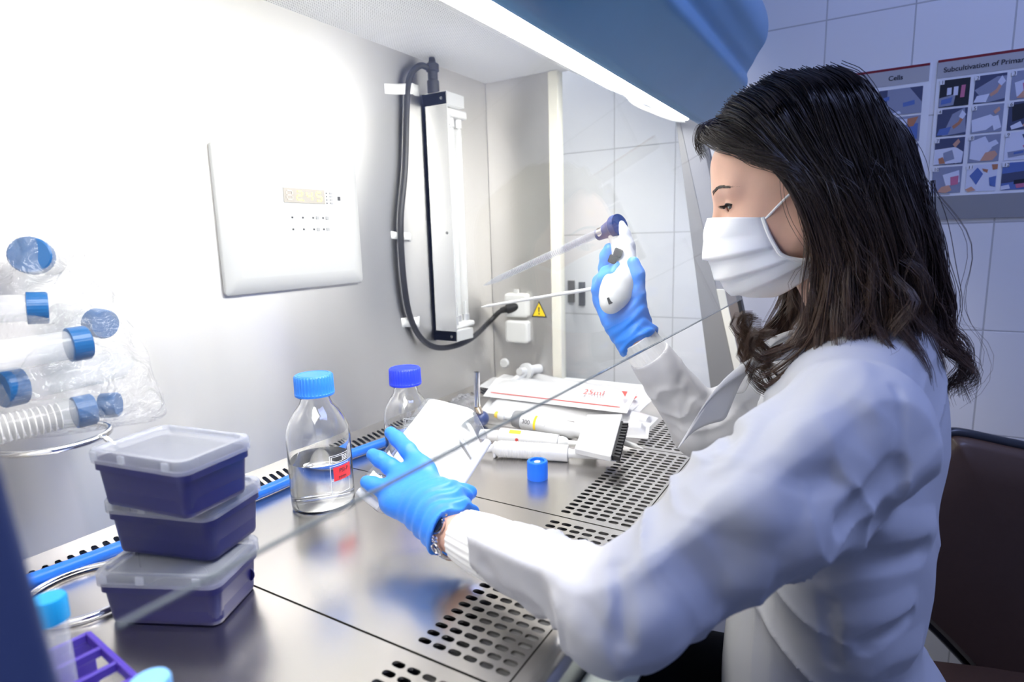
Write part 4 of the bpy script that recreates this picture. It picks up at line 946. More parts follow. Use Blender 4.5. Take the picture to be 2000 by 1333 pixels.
part('back_frame', MB().add(v, f), mat('chair_trim', (0.02, 0.022, 0.03), .3), ch, auto=True)
sc_ = np.array([cc[0], cc[1], -.33]) + nx_ * .19 - hx * .05
rs = lambda s, z: [np.array([sc_[0], sc_[1], z]) + hx * x * s + nx_ * y * s for x, y in rrect(.36, .34, .08)]
v, f = loft([rs(.92, -.48), rs(1, -.465), rs(1, -.425), rs(.95, -.41)]); part('seat', MB().add(v, f), chm, ch, auto=True)
part('back_post', MB().add(*tube([cc - nx_ * .03 + [0, 0, .02] - hx * -.06, np.array([cc[0], cc[1], -.46]) - nx_ * .03, sc_ + [0, 0, -.14]], .015, 10)), STEELD, ch, auto=True)
for a, b in ((-1, -1), (1, -1), (1, 1), (-1, 1)):
    e = np.array([sc_[0], sc_[1], -.47]) + hx * .15 * a + nx_ * .13 * b; part('leg', MB().add(*tube([e, [e[0] + hx[0] * .02 * a, e[1] + hx[1] * .02 * a, FZ]], .012, 10)), STEELD, ch, auto=True)
# ------------------------------------------------------------------ the person
f32 = np.float32
yaw, pit = math.radians(15), math.radians(8)
HF = np.array([-math.sin(yaw) * math.cos(pit), math.cos(yaw) * math.cos(pit), -math.sin(pit)])
HL = np.array([-math.cos(yaw), -math.sin(yaw), 0.0]); HU = np.cross(HF, HL); HR = np.stack([HF, HL, HU], 1)
EYE_L = np.array([.080, .031, .016])
HO = U(1425, 400, .700) - HR @ EYE_L
def hp_(F, L, Z): return HO + HR @ np.array([F, L, Z])
SKIN = mat('skin', srgb(222, 178, 156), 0.45, sss=0.12, noise=0.05, nscale=60, bump=0.05, bscale=900, spec=0.4)
NB = np.array([.772, -.012, .205])             # base of the neck
SHL, SHR = U(1680, 835, .535), np.array([.945, -.010, .165])
ELL, WRL = U(1208, 1186, .464), U(888, 1038, .625)
ELR, WRR = U(1372, 838, .900), U(1246, 664, .865)
HIPZ = -.31
# hands: chains of (px, py, depth)
def ch_(*pts): return [U(*p) for p in pts]
LH = dict(
    index=(ch_((826, 920, .696), (797, 880, .712), (776, 858, .728), (763, 846, .737)), [.0105, .0092, .0085, .0072]),
    middle=(ch_((796, 938, .692), (762, 912, .704), (742, 898, .712), (728, 889, .717)), [.0105, .0094, .0086, .0072]),
    ring=(ch_((778, 958, .684), (746, 954, .688), (728, 947, .692), (716, 942, .695)), [.0100, .0090, .0082, .0070]),
    pinky=(ch_((774, 985, .672), (762, 984, .678), (756, 982, .682), (752, 978, .686)), [.0095, .0082, .0074, .0065]),
    thumb=(ch_((872, 975, .652), (890, 968, .664), (905, 965, .672), (916, 964, .677)), [.0140, .0112, .0098, .0082]))
RH = dict(
    index=(ch_((1188, 556, .902), (1182, 524, .893), (1184, 500, .884), (1190, 486, .876)), [.0105, .0095, .0088, .0078]),
    middle=(ch_((1180, 574, .900), (1171, 550, .886), (1184, 533, .864), (1204, 521, .846)), [.0105, .0095, .0086, .0072]),
    ring=(ch_((1181, 590, .897), (1168, 566, .882), (1179, 546, .860), (1198, 534, .842)), [.0100, .0090, .0082, .0068]),
    pinky=(ch_((1193, 606, .888), (1173, 584, .884), (1172, 566, .876), (1184, 556, .866)), [.0095, .0082, .0074, .0062]),
    thumb=(ch_((1238, 612, .858), (1243, 572, .848), (1244, 536, .842), (1237, 514, .840)), [.0150, .0120, .0105, .0085]))
def hand_sdf(p, H, wr, grow=0.0, palm=(.020, .017)):
    d = None
    for nm, (pts, rad) in H.items():
        e = chain(p, pts, [r + grow for r in rad], .004)
        d = e if d is None else smin(d, e, .006)
    for nm in ('index', 'middle', 'ring', 'pinky', 'thumb'):
        a = H[nm][0][0]
        c0 = wr * .72 + a * .28
        e = rcone(p, c0, a, palm[0] * .86 + grow, (H[nm][1][0] + .0015) + grow)
        d = smin(d, e, .016)
    return smin(d, rcone(p, wr, wr * .6 + H['middle'][0][0] * .4, .0205 + grow, .021 + grow), .018)
def head_sdf(p):
    q = (p - HO.astype(f32)) @ HR.astype(f32); m = q.copy(); m[:, 1] = np.abs(m[:, 1])
    d = ell(q, (-.006, 0, .045), (.089, .072, .082))
    d = smin(d, ell(q, (.030, 0, .010), (.060, .062, .080)), .03)
    d = smin(d, rcone(m, (.012, .052, -.030), (.046, .034, -.070), .017, .013), .03)
    d = smin(d, rcone(m, (.070, .010, -.076), (.070, 0, -.076), .0125, .0125), .025)
    d = smin(d, ell(m, (.055, .036, -.022), (.030, .026, .030)), .02)
    d = smin(d, ell(q, (.068, 0, -.048), (.028, .030, .030)), .02)
    d = smin(d, rcone(m, (.072, .040, .034), (.083, .008, .031), .010, .009), .016)      # brow
    d = smin(d, ell(q, (.058, 0, .062), (.034, .050, .034)), .02)                        # forehead
    d = smax(d, -(np.linalg.norm((m - np.array([.100, .034, .015], f32)), axis=1) - .0150), .012)   # eye socket
    d = smin(d, rcone(q, (.085, 0, .022), (.099, 0, -.016), .0065, .0085), .010)
    d = smin(d, rcone(m, (.088, .010, -.022), (.086, .013, -.022), .006, .005), .008)
    d = smin(d, ell(q, (.092, 0, -.046), (.010, .022, .006)), .006)
    d = smin(d, ell(q, (.089, 0, -.057), (.010, .019, .006)), .006)
    # eyelids: a thin shell round the eyeball with an almond gap
    e = m - np.array([.0695, .0315, .0155], f32); r = np.linalg.norm(e, axis=1)
    lid = r - .0146
    gapc = e[:, 2] + .0030 - .20 * e[:, 1]
    gap = np.abs(gapc) - np.clip(.0047 - 30 * (e[:, 1]) ** 2, -.01, 1)
    lid = smax(lid, -np.maximum(gap, -(e[:, 0] - .004)), .0012)
    d = smax(d, -(r - .0149), .0015)
    d = smin(d, lid, .0022)
    d = smin(d, ell(m, (-.008, .071, -.004), (.017, .006, .027)), .006)                   # ears
    return d
def neck_sdf(p):
    return rcone(p, hp_(-.022, 0, -.045), NB, .045, .050)
def body_sdf(p):
    d = head_sdf(p)
    d = smin(d, neck_sdf(p), .03)
    t = ell(p, (.772, .020, .075), (.155, .075, .145))
    t = smin(t, ell(p, (.772, .008, -.09), (.135, .068, .16)), .05)
    t = smin(t, ell(p, (.772, -.012, -.29), (.175, .10, .13)), .05)
    t = smin(t, rcone(p, SHL + [.03, .008, -.01], SHR - [.03, -.008, 0.01], .038, .038), .05)
    d = smin(d, t, .05)
    for s, e, w, H in ((SHL, ELL, WRL, LH), (SHR, ELR, WRR, RH)):
        d = smin(d, rcone(p, s, e, .038, .031), .03)
        d = smin(d, rcone(p, e, w, .031, .0195), .015)
        d = smin(d, hand_sdf(p, H, w, -.0016), .012)
    for sx_ in (-1, 1):
        h = np.array([.772 + sx_ * .085, -.02, -.33]); k = np.array([.772 + sx_ * .10, .37, -.36]); a = np.array([.772 + sx_ * .10, .33, -.74])
        d = smin(d, rcone(p, h, k, .078, .056), .03); d = smin(d, rcone(p, k, a, .054, .036), .015)
        d = smin(d, rcone(p, a + [0, -.02, -.012], a + [0, .15, -.030], .034, .025), .015)
    return d
P_, F_ = surface_net(body_sdf, (.34, -.24, -.81), (1.10, .56, .53), .0040, 0)
# refine the head by reprojecting the vertices on the exact surface
def project(P, fn, it=3, e=.0008):
    for _ in range(it):
        p = P.astype(f32); d = fn(p); g = np.stack([(fn(p + np.eye(3, dtype=f32)[k] * e) - fn(p - np.eye(3, dtype=f32)[k] * e)) for k in range(3)], 1)
        g /= np.linalg.norm(g, axis=1)[:, None] + 1e-9; P = P - np.clip(d, -.003, .003)[:, None] * g
    return P
def fine_head():
    """face and neck at a finer step, the rest of the body coarser, as one watertight net"""
    global P_, F_
fh = (P_[:, 2] > .20)
P_[fh] = project(P_[fh], body_sdf, 2)
def refine(P, F):
    me = bpy.data.meshes.new('t'); me.from_pydata(P.tolist(), [], F.tolist())
    bm = bmesh.new(); bm.from_mesh(me)
    def loc(v): return HR.T @ (np.array(v.co) - HO)
    for (test, cuts) in ((lambda q: abs(q[2]) < .11 and q[0] > -.04, 1), (lambda q: np.hypot(q[0] - .080, np.hypot(abs(q[1]) - .0315, q[2] - .0155)) < .024, 2)):
        ok = {v for v in bm.verts if test(loc(v))}
        ed = [e for e in bm.edges if e.verts[0] in ok and e.verts[1] in ok]
        bmesh.ops.subdivide_edges(bm, edges=ed, cuts=cuts, use_grid_fill=True)
    bmesh.ops.triangulate(bm, faces=[f for f in bm.faces if len(f.verts) > 4])
    bm.verts.ensure_lookup_table()
    co = np.array([v.co for v in bm.verts]); q = (co - HO) @ HR
    m = (co[:, 2] > .22)
    co[m] = project(co[m], body_sdf, 5, .0004)
    for v, c in zip(bm.verts, co): v.co = c
    bm.to_mesh(me); bm.free(); return me
person = link('person', refine(P_, F_), SKIN, None, True); person.data.name = 'person'
tag(person, 'seated woman in white lab coat, face mask and blue gloves working at the hood', 'person')
# eyes, brows and lashes
EW = mat('eye_white', (0.75, 0.73, 0.72), 0.15, coat=1.0); IRIS = mat('brown_iris', (0.03, 0.016, 0.010), 0.12, coat=1.0)
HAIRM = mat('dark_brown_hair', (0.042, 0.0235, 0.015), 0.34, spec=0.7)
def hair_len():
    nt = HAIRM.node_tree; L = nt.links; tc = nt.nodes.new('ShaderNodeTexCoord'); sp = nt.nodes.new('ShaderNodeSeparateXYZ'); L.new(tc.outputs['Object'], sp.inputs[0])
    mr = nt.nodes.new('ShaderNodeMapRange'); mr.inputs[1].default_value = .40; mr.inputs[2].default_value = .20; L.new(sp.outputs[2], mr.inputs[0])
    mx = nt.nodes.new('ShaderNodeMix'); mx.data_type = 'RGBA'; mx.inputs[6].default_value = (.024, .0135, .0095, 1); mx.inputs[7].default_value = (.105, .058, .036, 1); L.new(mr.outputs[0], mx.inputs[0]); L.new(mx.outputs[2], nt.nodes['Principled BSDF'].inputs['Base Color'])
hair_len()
LASH = mat('black_lash', (.006, .005, .006), .5)
for s in (1, -1):
    c = hp_(.0695, s * .0315, .0155); gd = nrm(HR @ np.array([.80, .34, -.40]))
    e = MB().add(*lathe([(.0136 * math.sin(a), .0136 * math.cos(a)) for a in np.linspace(PI - .001, .56, 14)], 28, c, gd))
    eo = e.build('eye', EW, person, auto=True)
    MB().add(*lathe([(.0136 * math.sin(a), .0136 * math.cos(a)) for a in np.linspace(.57, 0.0, 6)], 28, c, gd)).build('iris', IRIS, eo, auto=True)
    mb = MB()
    for k in range(26):            # upper lashes
        y = -.0118 + .0236 * k / 25; zz = -.0030 + .20 * y + max(0, .0047 - 30 * y ** 2) * .9 - .0004
        rr = math.sqrt(max(.0147 ** 2 - y * y - zz * zz, 1e-6)); b0 = np.array([.0695 + rr, .0315 + y, .0155 + zz]); out_ = nrm([rr, y * 1.3, 0])
        ln = .0095 * (0.75 + .25 * math.sin(k * 2.1)); pts = [b0 + out_ * ln * t + np.array([0, 0, -.0022 * math.sin(t * 2.2) + .0016 * t * t]) for t in (0, .35, .7, 1)]
        mb.add(*tube([hp_(p[0], s * p[1], p[2]) for p in pts], [.00048, .00042, .0003, .0001], 4))
    y_ = np.linspace(-.0122, .0122, 14)
    lp_ = [];
    for y in y_:
        zz = -.0030 + .20 * y + max(0, .0047 - 30 * y ** 2) - .0002; rr = math.sqrt(max(.0149 ** 2 - y * y - zz * zz, 1e-6)); lp_.append(hp_(.0695 + rr, s * (.0315 + y), .0155 + zz))
    mb.add(*tube(lp_, .0011, 6)); mb.build('eyelashes', LASH, person)
    mb = MB(); rngb = random.Random(3)
    def onface(F0, L0, Z0):
        a, b = hp_(F0 + .03, L0, Z0), hp_(F0 - .03, L0, Z0)
        for _ in range(40):
            m_ = (a + b) / 2
            if head_sdf(m_[None].astype(f32))[0] > 0: a = m_
            else: b = m_
        return a
    for k in range(120):
        t = rngb.random(); L0 = .012 + .038 * t; Z0 = .0325 + .0070 * math.sin(t * 2.4) - .0035 * t + (rngb.random() - .5) * .0042 * (1 - .7 * t)
        p = onface(.08, s * L0, Z0); q = onface(.08, s * (L0 + .0055), Z0 + .0022 - .003 * t)
        mb.add(*tube([p, (p + q) / 2 + (HF * .0006), q], [.00045, .0004, .0001], 3))
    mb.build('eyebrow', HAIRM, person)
# ---- face mask
MASKM = mat('mask_fabric', (0.86, 0.85, 0.86), 0.8, bump=0.15, bscale=1400, bdist=.0005, sss=.05)
mk = [((.104, 0.005), (.050, .0625, -.005)), ((.111, -.016), (.047, .0655, -.020)), ((.110, -.040), (.042, .0675, -.036)), ((.103, -.062), (.034, .0680, -.050)), ((.094, -.080), (.014, .0665, -.058)), ((.073, -.095), (-.005, .0620, -.057)), ((.043, -.100), (-.011, .056, -.066))]
cen = catmull([np.array([a[0], 0, a[1]]) for a, b in mk], 8); sid = catmull([np.array(b) for a, b in mk], 8)
NV, NU = len(cen), 49; v = []
def mpt(i, u):
    c, s_ = cen[i], sid[i]; a = abs(u) * PI / 2; w = math.cos(a) ** .75
    L = s_[1] * math.sin(a) ** .95; F = s_[0] + (c[0] - s_[0]) * w; Z = s_[2] + (c[2] - s_[2]) * w
    vv_ = i / (NV - 1); pl_ = 0
    for e in (.36, .58, .78):
        if vv_ > e: pl_ += 0
        x = vv_ - e
        if -.15 < x < 0: pl_ += .0062 * (1 + x / .15) * (w ** .35)
    pl_ += .0009 * math.sin(9 * u + 14 * vv_) * math.sin(5 * vv_ + 2)
    n = nrm([math.cos(a) * .9 + .2, math.copysign(math.sin(a), u), -.4 * vv_ * w]); return np.array([F, math.copysign(L, u), Z]) + n * pl_
for i in range(NV):
    for k in range(NU):
        p = mpt(i, -1 + 2 * k / (NU - 1)); v.append(hp_(*p))
f = [(i * NU + k, (i + 1) * NU + k, (i + 1) * NU + k + 1, i * NU + k + 1) for i in range(NV - 1) for k in range(NU - 1)]
mo = obj('face_mask', v, f, MASKM, person, True); so_ = mo.modifiers.new('thick', 'SOLIDIFY'); so_.thickness = .0012; so_.offset = 1
for s in (1, -1):
    sp = [sid[i] * [1, s, 1] for i in range(0, NV, 2)]; sp = [p + np.array([0, s * .0008, 0]) for p in sp]
    MB().add(*tube(catmull([hp_(*p) for p in sp], 3), .0024, 8)).build('mask_binding', MASKM, mo, auto=True)
    MB().add(*tube([hp_(*(cen[1] + [.002, s * x, 0] if 0 else mpt(5, s * x / 1.0) + [.001, 0, 0])) for x in np.linspace(.0, .98, 14)], .0006, 5)).build('nose_seam', MASKM, mo)
    LOOPM = MASKM
    t0, t1 = sid[2] * [1, s, 1], sid[NV - 9] * [1, s, 1]
    MB().add(*tube(catmull([hp_(*t0), hp_(.020, s * .0745, .016), hp_(-.006, s * .081, .030), hp_(-.020, s * .083, .018)], 8), .0014, 8)).build('ear_loop', LOOPM, mo, auto=True)
    MB().add(*tube(catmull([hp_(*t1), hp_(-.008, s * .073, -.046), hp_(-.016, s * .080, -.020), hp_(-.021, s * .083, .0)], 8), .0014, 8)).build('ear_loop', LOOPM, mo, auto=True)
# ---- gloves
GLOVE = mat('blue_nitrile', srgb(58, 138, 240), 0.42, noise=0.06, nscale=40, sss=.05, bump=.35, bscale=140, bdist=.0015)
def glove(H, wr, cuff, nm, lo, hi, seed):
    cd = nrm(cuff - H['middle'][0][0]); cu = np.asarray(cuff, f32)
    ta = nrm(np.cross(cd, (0.2, .3, 1)))
    def fn(p):
        d = hand_sdf(p, H, wr, .0006)
        d = smin(d, rcone(p, wr * .5 + H['middle'][0][0] * .5, cuff + cd * .01, .0235, .0262), .016)
        t = (p - cu) @ cd.astype(f32)
        wob = .0035 * np.sin((p @ ta.astype(f32)) * 170 + seed)
        d = d - .0030 * np.exp(-((t + .004) / .006) ** 2) - .0012 * np.sin(t * 420 + 2.2 * np.sin((p @ ta.astype(f32)) * 120 + seed)) * np.clip((t + .075) / .05, 0, 1)
        d = np.maximum(d, t - wob)
        inner = rcone(p, cuff - cd * .012, cuff + cd * .05, .0215, .0245)          # open end
        return np.maximum(d, -np.maximum(inner, -(t + .010)))
    P, F = surface_net(fn, lo, hi, .0016, 1)
    return npmesh('glove', P, F, GLOVE, person)
allp = lambda H: np.concatenate([np.array(x[0]) for x in H.values()])
a = np.vstack([allp(LH), [WRL]]); gl = glove(LH, WRL, WRL + (WRL - U(868, 1018, .633)) * .02, 'l', a.min(0) - .05, a.max(0) + .05, 0.5)
gl['label'] = 'blue glove spread across the flask'
a = np.vstack([allp(RH), [WRR]]); gr_ = glove(RH, WRR, U(1250, 674, .866), 'r', a.min(0) - .05, a.max(0) + .05, 2.0)
gr_['label'] = 'blue glove gripping the pipette controller'
# ---- knit cuffs and bracelet
KNIT = mat('knit_cuff', (0.82, 0.82, 0.80), 0.85, bump=.3, bscale=700, bdist=.0006)
def cuffm(a, b, r0, r1, nm='knit_cuff'):
    d, ln = along(a, b); n = 26
    pr = [(0.003, r0 - .004), (0, r0 - .0015), (.001, r0), (ln * .5, (r0 + r1) / 2 + .001), (ln, r1), (ln + .02, r1)]
    return MB().add(*lathe([(r, h) for h, r in pr], n * 6, a, d, rf=lambda t, i: 1 + (.022 if math.cos(t * n) > 0 else 0))).build(nm, KNIT, person, auto=True)
cuffm(WRL + .085 * (ELL - WRL), WRL + .37 * (ELL - WRL), .0262, .0300)
cuffm(WRR - .03 * (ELR - WRR), WRR + .24 * (ELR - WRR), .0262, .0285)
SILV = mat('silver', (0.75, 0.75, 0.77), 0.12, 1.0); ONYX = mat('black_stone', (0.008, 0.008, 0.01), 0.15, coat=.6)
bd, _ = along(WRL, ELL); bs, bn, _ = frame(bd); bcn = U(893, 1040, .6245); rb = .0275
tc = math.atan2(np.dot(nrm(CAM - bcn), bn), np.dot(nrm(CAM - bcn), bs))
bp_ = lambda t, r=rb, o=0.0: bcn + r * (math.cos(t) * bs + math.sin(t) * bn) + bd * o
brc = MB()
pts = [bp_(tc + a_) for a_ in np.linspace(0.9, 2 * PI - 1.2, 30)]
v_, f_ = tube(pts, .0022, 8); brc.add(v_, f_)
bo = brc.build('bracelet', SILV, person, auto=True); bo['label'] = 'silver bracelet with a round black stone'
def disc(t, r, th, o=0.0):
    n_ = nrm(bp_(t) - bcn); return lathe([(0, 0), (r, 0), (r * 1.05, th * .4), (r * .9, th), (0, th * 1.15)], 26, bp_(t, rb - .001, o), n_)
MB().add(*disc(tc + .05, .0086, .003)).build('black_stone', ONYX, bo, auto=True)
MB().add(*lathe([(.0084, 0), (.0094, 0), (.0094, .002), (.0084, .002)], 26, bp_(tc + .05, rb - .001), nrm(bp_(tc + .05) - bcn))).build('stone_setting', SILV, bo, auto=True)
def ringl(t, R, o=0.0):
    c = bp_(t, rb + .001, o); n_ = nrm(c - bcn - bd * o); a_, b_, _ = frame(n_)
    return tube([c + R * (math.cos(q) * a_ + math.sin(q) * b_) for q in np.linspace(0, 2 * PI, 22)[:-1]], .0014, 8, closed=True)
for s in (1, -1):
    for k, dt in enumerate((.46, .58)):
        for o in (-.0032, .0032): MB().add(*lathe([(0, -.0025), (.0022, -.001), (.0022, .001), (0, .0025)], 10, bp_(tc + s * dt + .05, rb + .001, o), bd)).build('crystal', SILV, bo, auto=True)
    MB().add(*ringl(tc + s * .92 + .05, .0072)).build('ring_link', SILV, bo, auto=True)
# ---- lab coat
COAT = mat('lab_coat_cotton', (0.475, 0.475, 0.49), 0.75, bump=.10, bscale=1500, bdist=.0004, sheen=.1)
def wristcut(p, c, d): return (p - np.asarray(c, f32)) @ np.asarray(d, f32)
CUFL = WRL + .33 * (ELL - WRL); DL = nrm(CUFL - ELL); CUFR = WRR + .16 * (ELR - WRR); DR = nrm(CUFR - ELR)
def prism(p, a, b, ra, rb, e1, angs, over=1.22):
    a = np.asarray(a, f32); b = np.asarray(b, f32); ab = b - a; ln = float(np.linalg.norm(ab)); ax = ab / ln
    e1 = np.asarray(e1, float); e1 = e1 - ax * np.dot(e1, ax); e1 = (e1 / np.linalg.norm(e1)).astype(f32); e2 = np.cross(ax, e1).astype(f32)
    q = p - a; t = np.clip(q @ ax / ln, 0, 1); r = ra + (rb - ra) * t; x, y = q @ e1, q @ e2
    d = None
    for k in angs:
        e = x * math.cos(math.radians(k)) + y * math.sin(math.radians(k)) - r * .93
        d = e if d is None else smax(d, e, .004 if abs(k) < 60 else .03)
    return np.maximum(d, rcone(p, a, b, ra * over, rb * over))
def toward(P, up):       # from an arm axis towards the room's viewer side and a little upwards
    return nrm(CAM - P) + np.array([0, 0, up])
def spiral(p, a, b, turns, waves, ph, amp, t0, t1):
    a = np.asarray(a, f32); b = np.asarray(b, f32); ab = b - a; ln = float(np.linalg.norm(ab)); ax = ab / ln; s_, n_, _ = frame(ax)
    q = p - a; t = q @ ax / ln; an = np.arctan2(q @ n_.astype(f32), q @ s_.astype(f32))
    w = np.clip((t - t0) / .15, 0, 1) * np.clip((t1 - t) / .15, 0, 1)
    g = np.sin(waves * 6.283 * t + turns * an + ph + .9 * np.sin(3.1 * an + 9 * t))
    return amp * w * (1 - 1.6 * np.sqrt(np.abs(g) + .002)) * (.5 + .5 * np.sin(2 * an + 5 * t + ph))
def coat_base(p):
    t = ell(p, (.772, .020, .070), (.180, .094, .165))
    t = smin(t, ell(p, (.772, .008, -.06), (.160, .088, .15)), .05)
    t = smin(t, ell(p, (.772, -.012, -.30), (.200, .125, .17)), .05)
    t = smin(t, rcone(p, SHL + [.03, .006, .002], SHR - [.03, -.006, -.002], .050, .050), .05)
    t = smin(t, rcone(p, (.772, .005, .12), NB + [0, .004, .004], .085, .056), .04)
    mid = (SHL + ELL) / 2
    l = prism(p, SHL * .88 + ELL * .12, ELL, .059, .045, toward(mid, .35), (42, -42, 112, -112, 180), 1.17)
    l = smin(l, rcone(p, SHL, mid, .052, .056), .03)
    l = smin(l, prism(p, ELL, CUFL, .0415, .0365, toward((ELL + CUFL) / 2, .05), (40, -46, 112, -112, 180)), .005)
    l = smin(l, rcone(p, SHL * .78 + ELL * .22 + np.array([0, 0, -.030]), SHL * .12 + ELL * .88 + np.array([0, 0, -.016]), .046, .034), .022)
    t = smin(t, ell(p, (.752, .070, -.19), (.120, .066, .17)), .035)
    r = smin(rcone(p, SHR, ELR, .062, .046), rcone(p, ELR, CUFR, .044, .031), .012)
    l = np.maximum(l, wristcut(p, CUFL, DL)); r = np.maximum(r, wristcut(p, CUFR, DR))
    return smin(smin(t, l, .030), r, .030)
def trace(px, py):
    o = CAM.astype(f32); d = nrm(ray(px, py)).astype(f32); t = .25
    for _ in range(60):
        s = float(coat_base((o + d * t)[None])[0]); t += max(s, .0008) if s > 0 else 0
        if s < .0012 or t > 1.4: break
    return o + d * t if t < 1.4 else None
FOLDS = [  # pixel polylines on the coat, width, height (plus = ridge, minus = crease)
    ([(1438, 982), (1500, 1012), (1580, 1032), (1636, 1014)], .013, .0085),
    ([(1650, 722), (1625, 745), (1590, 810), (1545, 890), (1484, 985)], .014, .0085),
    ([(1204, 1110), (1214, 1170), (1222, 1250)], .008, -.0050),
    ([(1190, 1100), (1196, 1150), (1198, 1190)], .008, .0030),
    ([(1206, 1290), (1240, 1240), (1290, 1200)], .014, .0060),
    ([(1060, 1060), (1085, 1100), (1100, 1145)], .009, .0035),
    ([(1000, 1030), (1050, 1070), (1120, 1090)], .010, -.0030),
    ([(950, 1110), (1000, 1170), (1080, 1230)], .010, -.0040),
    ([(1080, 1170), (1110, 1210), (1150, 1255)], .010, .0040),
    ([(1340, 950), (1380, 985), (1430, 1000)], .010, .0035),
    ([(1640, 1020), (1690, 980), (1750, 920)], .012, -.0110),
    ([(1470, 1040), (1480, 1090), (1470, 1140)], .013, .0050),
    ([(1330, 1080), (1370, 1130), (1400, 1180)], .014, -.0045),
    ([(1530, 930), (1580, 938), (1620, 932)], .012, -.0040),
    ([(1560, 845), (1620, 860), (1690, 900)], .014, .0040),
    ([(1560, 1090), (1640, 1075), (1730, 1035), (1820, 1032)], .012, .0070),
    ([(1600, 1120), (1690, 1100), (1800, 1075)], .014, -.0070),
    ([(1618, 1180), (1622, 1240), (1628, 1300)], .008, -.0060),
    ([(1690, 1262), (1730, 1235), (1775, 1205)], .010, -.0080),
    ([(1660, 1220), (1720, 1210), (1770, 1190)], .012, .0050),
    ([(1700, 1320), (1740, 1290), (1790, 1270)], .014, .0060),
    ([(1750, 760), (1755, 860), (1756, 960)], .006, -.0030),
    ([(1660, 740), (1700, 790), (1720, 850)], .010, .0030),
    ([(1770, 960), (1800, 920), (1830, 900)], .012, .0045),
    ([(1300, 720), (1310, 750), (1325, 790), (1335, 850)], .010, .0035),
    ([(1330, 740), (1312, 790), (1318, 840)], .009, -.0025),
    ([(1290, 740), (1300, 790), (1315, 830)], .008, -.0015),
    ([(1380, 745), (1360, 800), (1350, 870)], .010, .0060),
    ([(1345, 760), (1370, 780), (1400, 770)], .008, -.0030),
    ([(1400, 760), (1420, 800), (1430, 850)], .010, -.0040),
    ([(1480, 740), (1460, 800), (1420, 860), (1390, 900)], .008, -.0050),
    ([(1500, 760), (1470, 830), (1430, 900)], .012, .0045),
]
SEGS = []
for pl_, w, h in FOLDS:
    q = [trace(*p) for p in pl_]; q = [x for x in q if x is not None]
    if len(q) > 1: SEGS.append((catmull(q, 4), w, h))
def coat_sdf(p):
    d = coat_base(p); near = np.abs(d) < .03
    pn = p[near]; add = np.zeros(len(pn), f32)
    for q, w, h in SEGS:
        lo, hi = q.min(0) - 3 * w, q.max(0) + 3 * w
        m = ((pn > lo) & (pn < hi)).all(1)
        if not m.any(): continue
        pm = pn[m]; ds = np.full(len(pm), 9.0, f32)
        for i in range(len(q) - 1): ds = np.minimum(ds, rcone(pm, q[i], q[i + 1], 0, 0))
        tt_ = np.maximum(0, 1 - ds / (w * (2.0 if h > 0 else 1.3))); add[m] += h * tt_ ** (1.15 if h > 0 else 1.0)
    s = pn * 33.0
    add += spiral(pn, SHL, ELL, 1, 3.2, .4, .0042, .05, 1.0) + spiral(pn, ELL, CUFL, -1, 2.2, 1.0, .0036, .0, .8) + spiral(pn, ELR, CUFR, 1, 2.4, .3, .0036, .0, .85) + spiral(pn, np.array([.74, .0, .15]), np.array([.76, .0, -.40]), 1, 3.0, 2.0, .0050, .1, 1.1)
    add += .0012 * np.sin(s[:, 0] + 1.8 * np.sin(s[:, 2] * .8)) * np.sin(s[:, 1] * .9 + 1.5 * np.sin(s[:, 0] * .7 + s[:, 2] * .5))
    d = d.copy(); d[near] -= add
    d = np.maximum(d, -.46 - p[:, 2])
    # neck opening and front V
    d = np.maximum(d, -rcone(p, hp_(-.022, 0, -.045), NB + np.array([0, .012, .012]), .050, .050))
    d = np.maximum(d, -rcone(p, NB + np.array([0, .06, .03]), NB + np.array([-.005, .135, -.085]), .030, .004))
    # sleeve ends are open
    for c, dd, r in ((CUFL, DL, .032), (CUFR, DR, .0275)):
        t = wristcut(p, c, dd); d = np.maximum(d, -np.maximum(rcone(p, c - dd * .03, c + dd * .03, r, r), -(t + .014)))
    return d
P_, F_ = surface_net(coat_sdf, (.34, -.26, -.48), (1.05, .40, .30), .0026, 1)
coat = npmesh('lab_coat', P_, F_, COAT, person)
# collar: a folded band round the neck
cp_ = [(.704, .132, .128), (.708, .108, .190), (.714, .066, .220), (.730, .000, .222), (.758, -.034, .224), (.789, -.034, .224), (.816, .000, .222), (.828, .066, .220), (.834, .108, .190), (.838, .134, .128)]
top_ = catmull([np.array(p) for p in cp_], 6); cxy = np.array([.772, .0, 0])
ctr = np.array([.772, .005, .19]); v = []
W_ = np.linspace(0, 1, 7)
for i, p in enumerate(top_):
    o = nrm((p - ctr) * [1, 1, 0]); fr = abs(i / (len(top_) - 1) - .5) * 2
    wd_ = .020 + .032 * max(0, fr - .55) / .45
    for w in W_:
        v.append(p + o * (.004 + wd_ * w * .75 + .006 * math.sin(w * PI)) + np.array([0, .018 * w * fr ** 2, -wd_ * (w ** 1.3) * .78 + .004 * math.sin(w * PI)]))
k = len(W_); f = [(i * k + j, i * k + j + 1, (i + 1) * k + j + 1, (i + 1) * k + j) for i in range(len(top_) - 1) for j in range(k - 1)]
co = obj('collar', v, f, COAT, coat, True); m_ = co.modifiers.new('thick', 'SOLIDIFY'); m_.thickness = .003; m_.offset = 0; m2 = co.modifiers.new('sub', 'SUBSURF'); m2.levels = 1; m2.render_levels = 1
# placket and snaps down the front
pk = [trace(1395, 1262), trace(1375, 1300), trace(1352, 1345)]
for q in (trace(1361, 1331), trace(1318, 1430)):
    if q is not None: MB().add(*lathe([(.0062, 0), (.0066, .0015), (.0045, .0024), (.004, .0015), (0, .0015)], 18, q - ray(1361, 1331) * .002, nrm(CAM - q))).build('snap_button', STEELD, coat, auto=True)
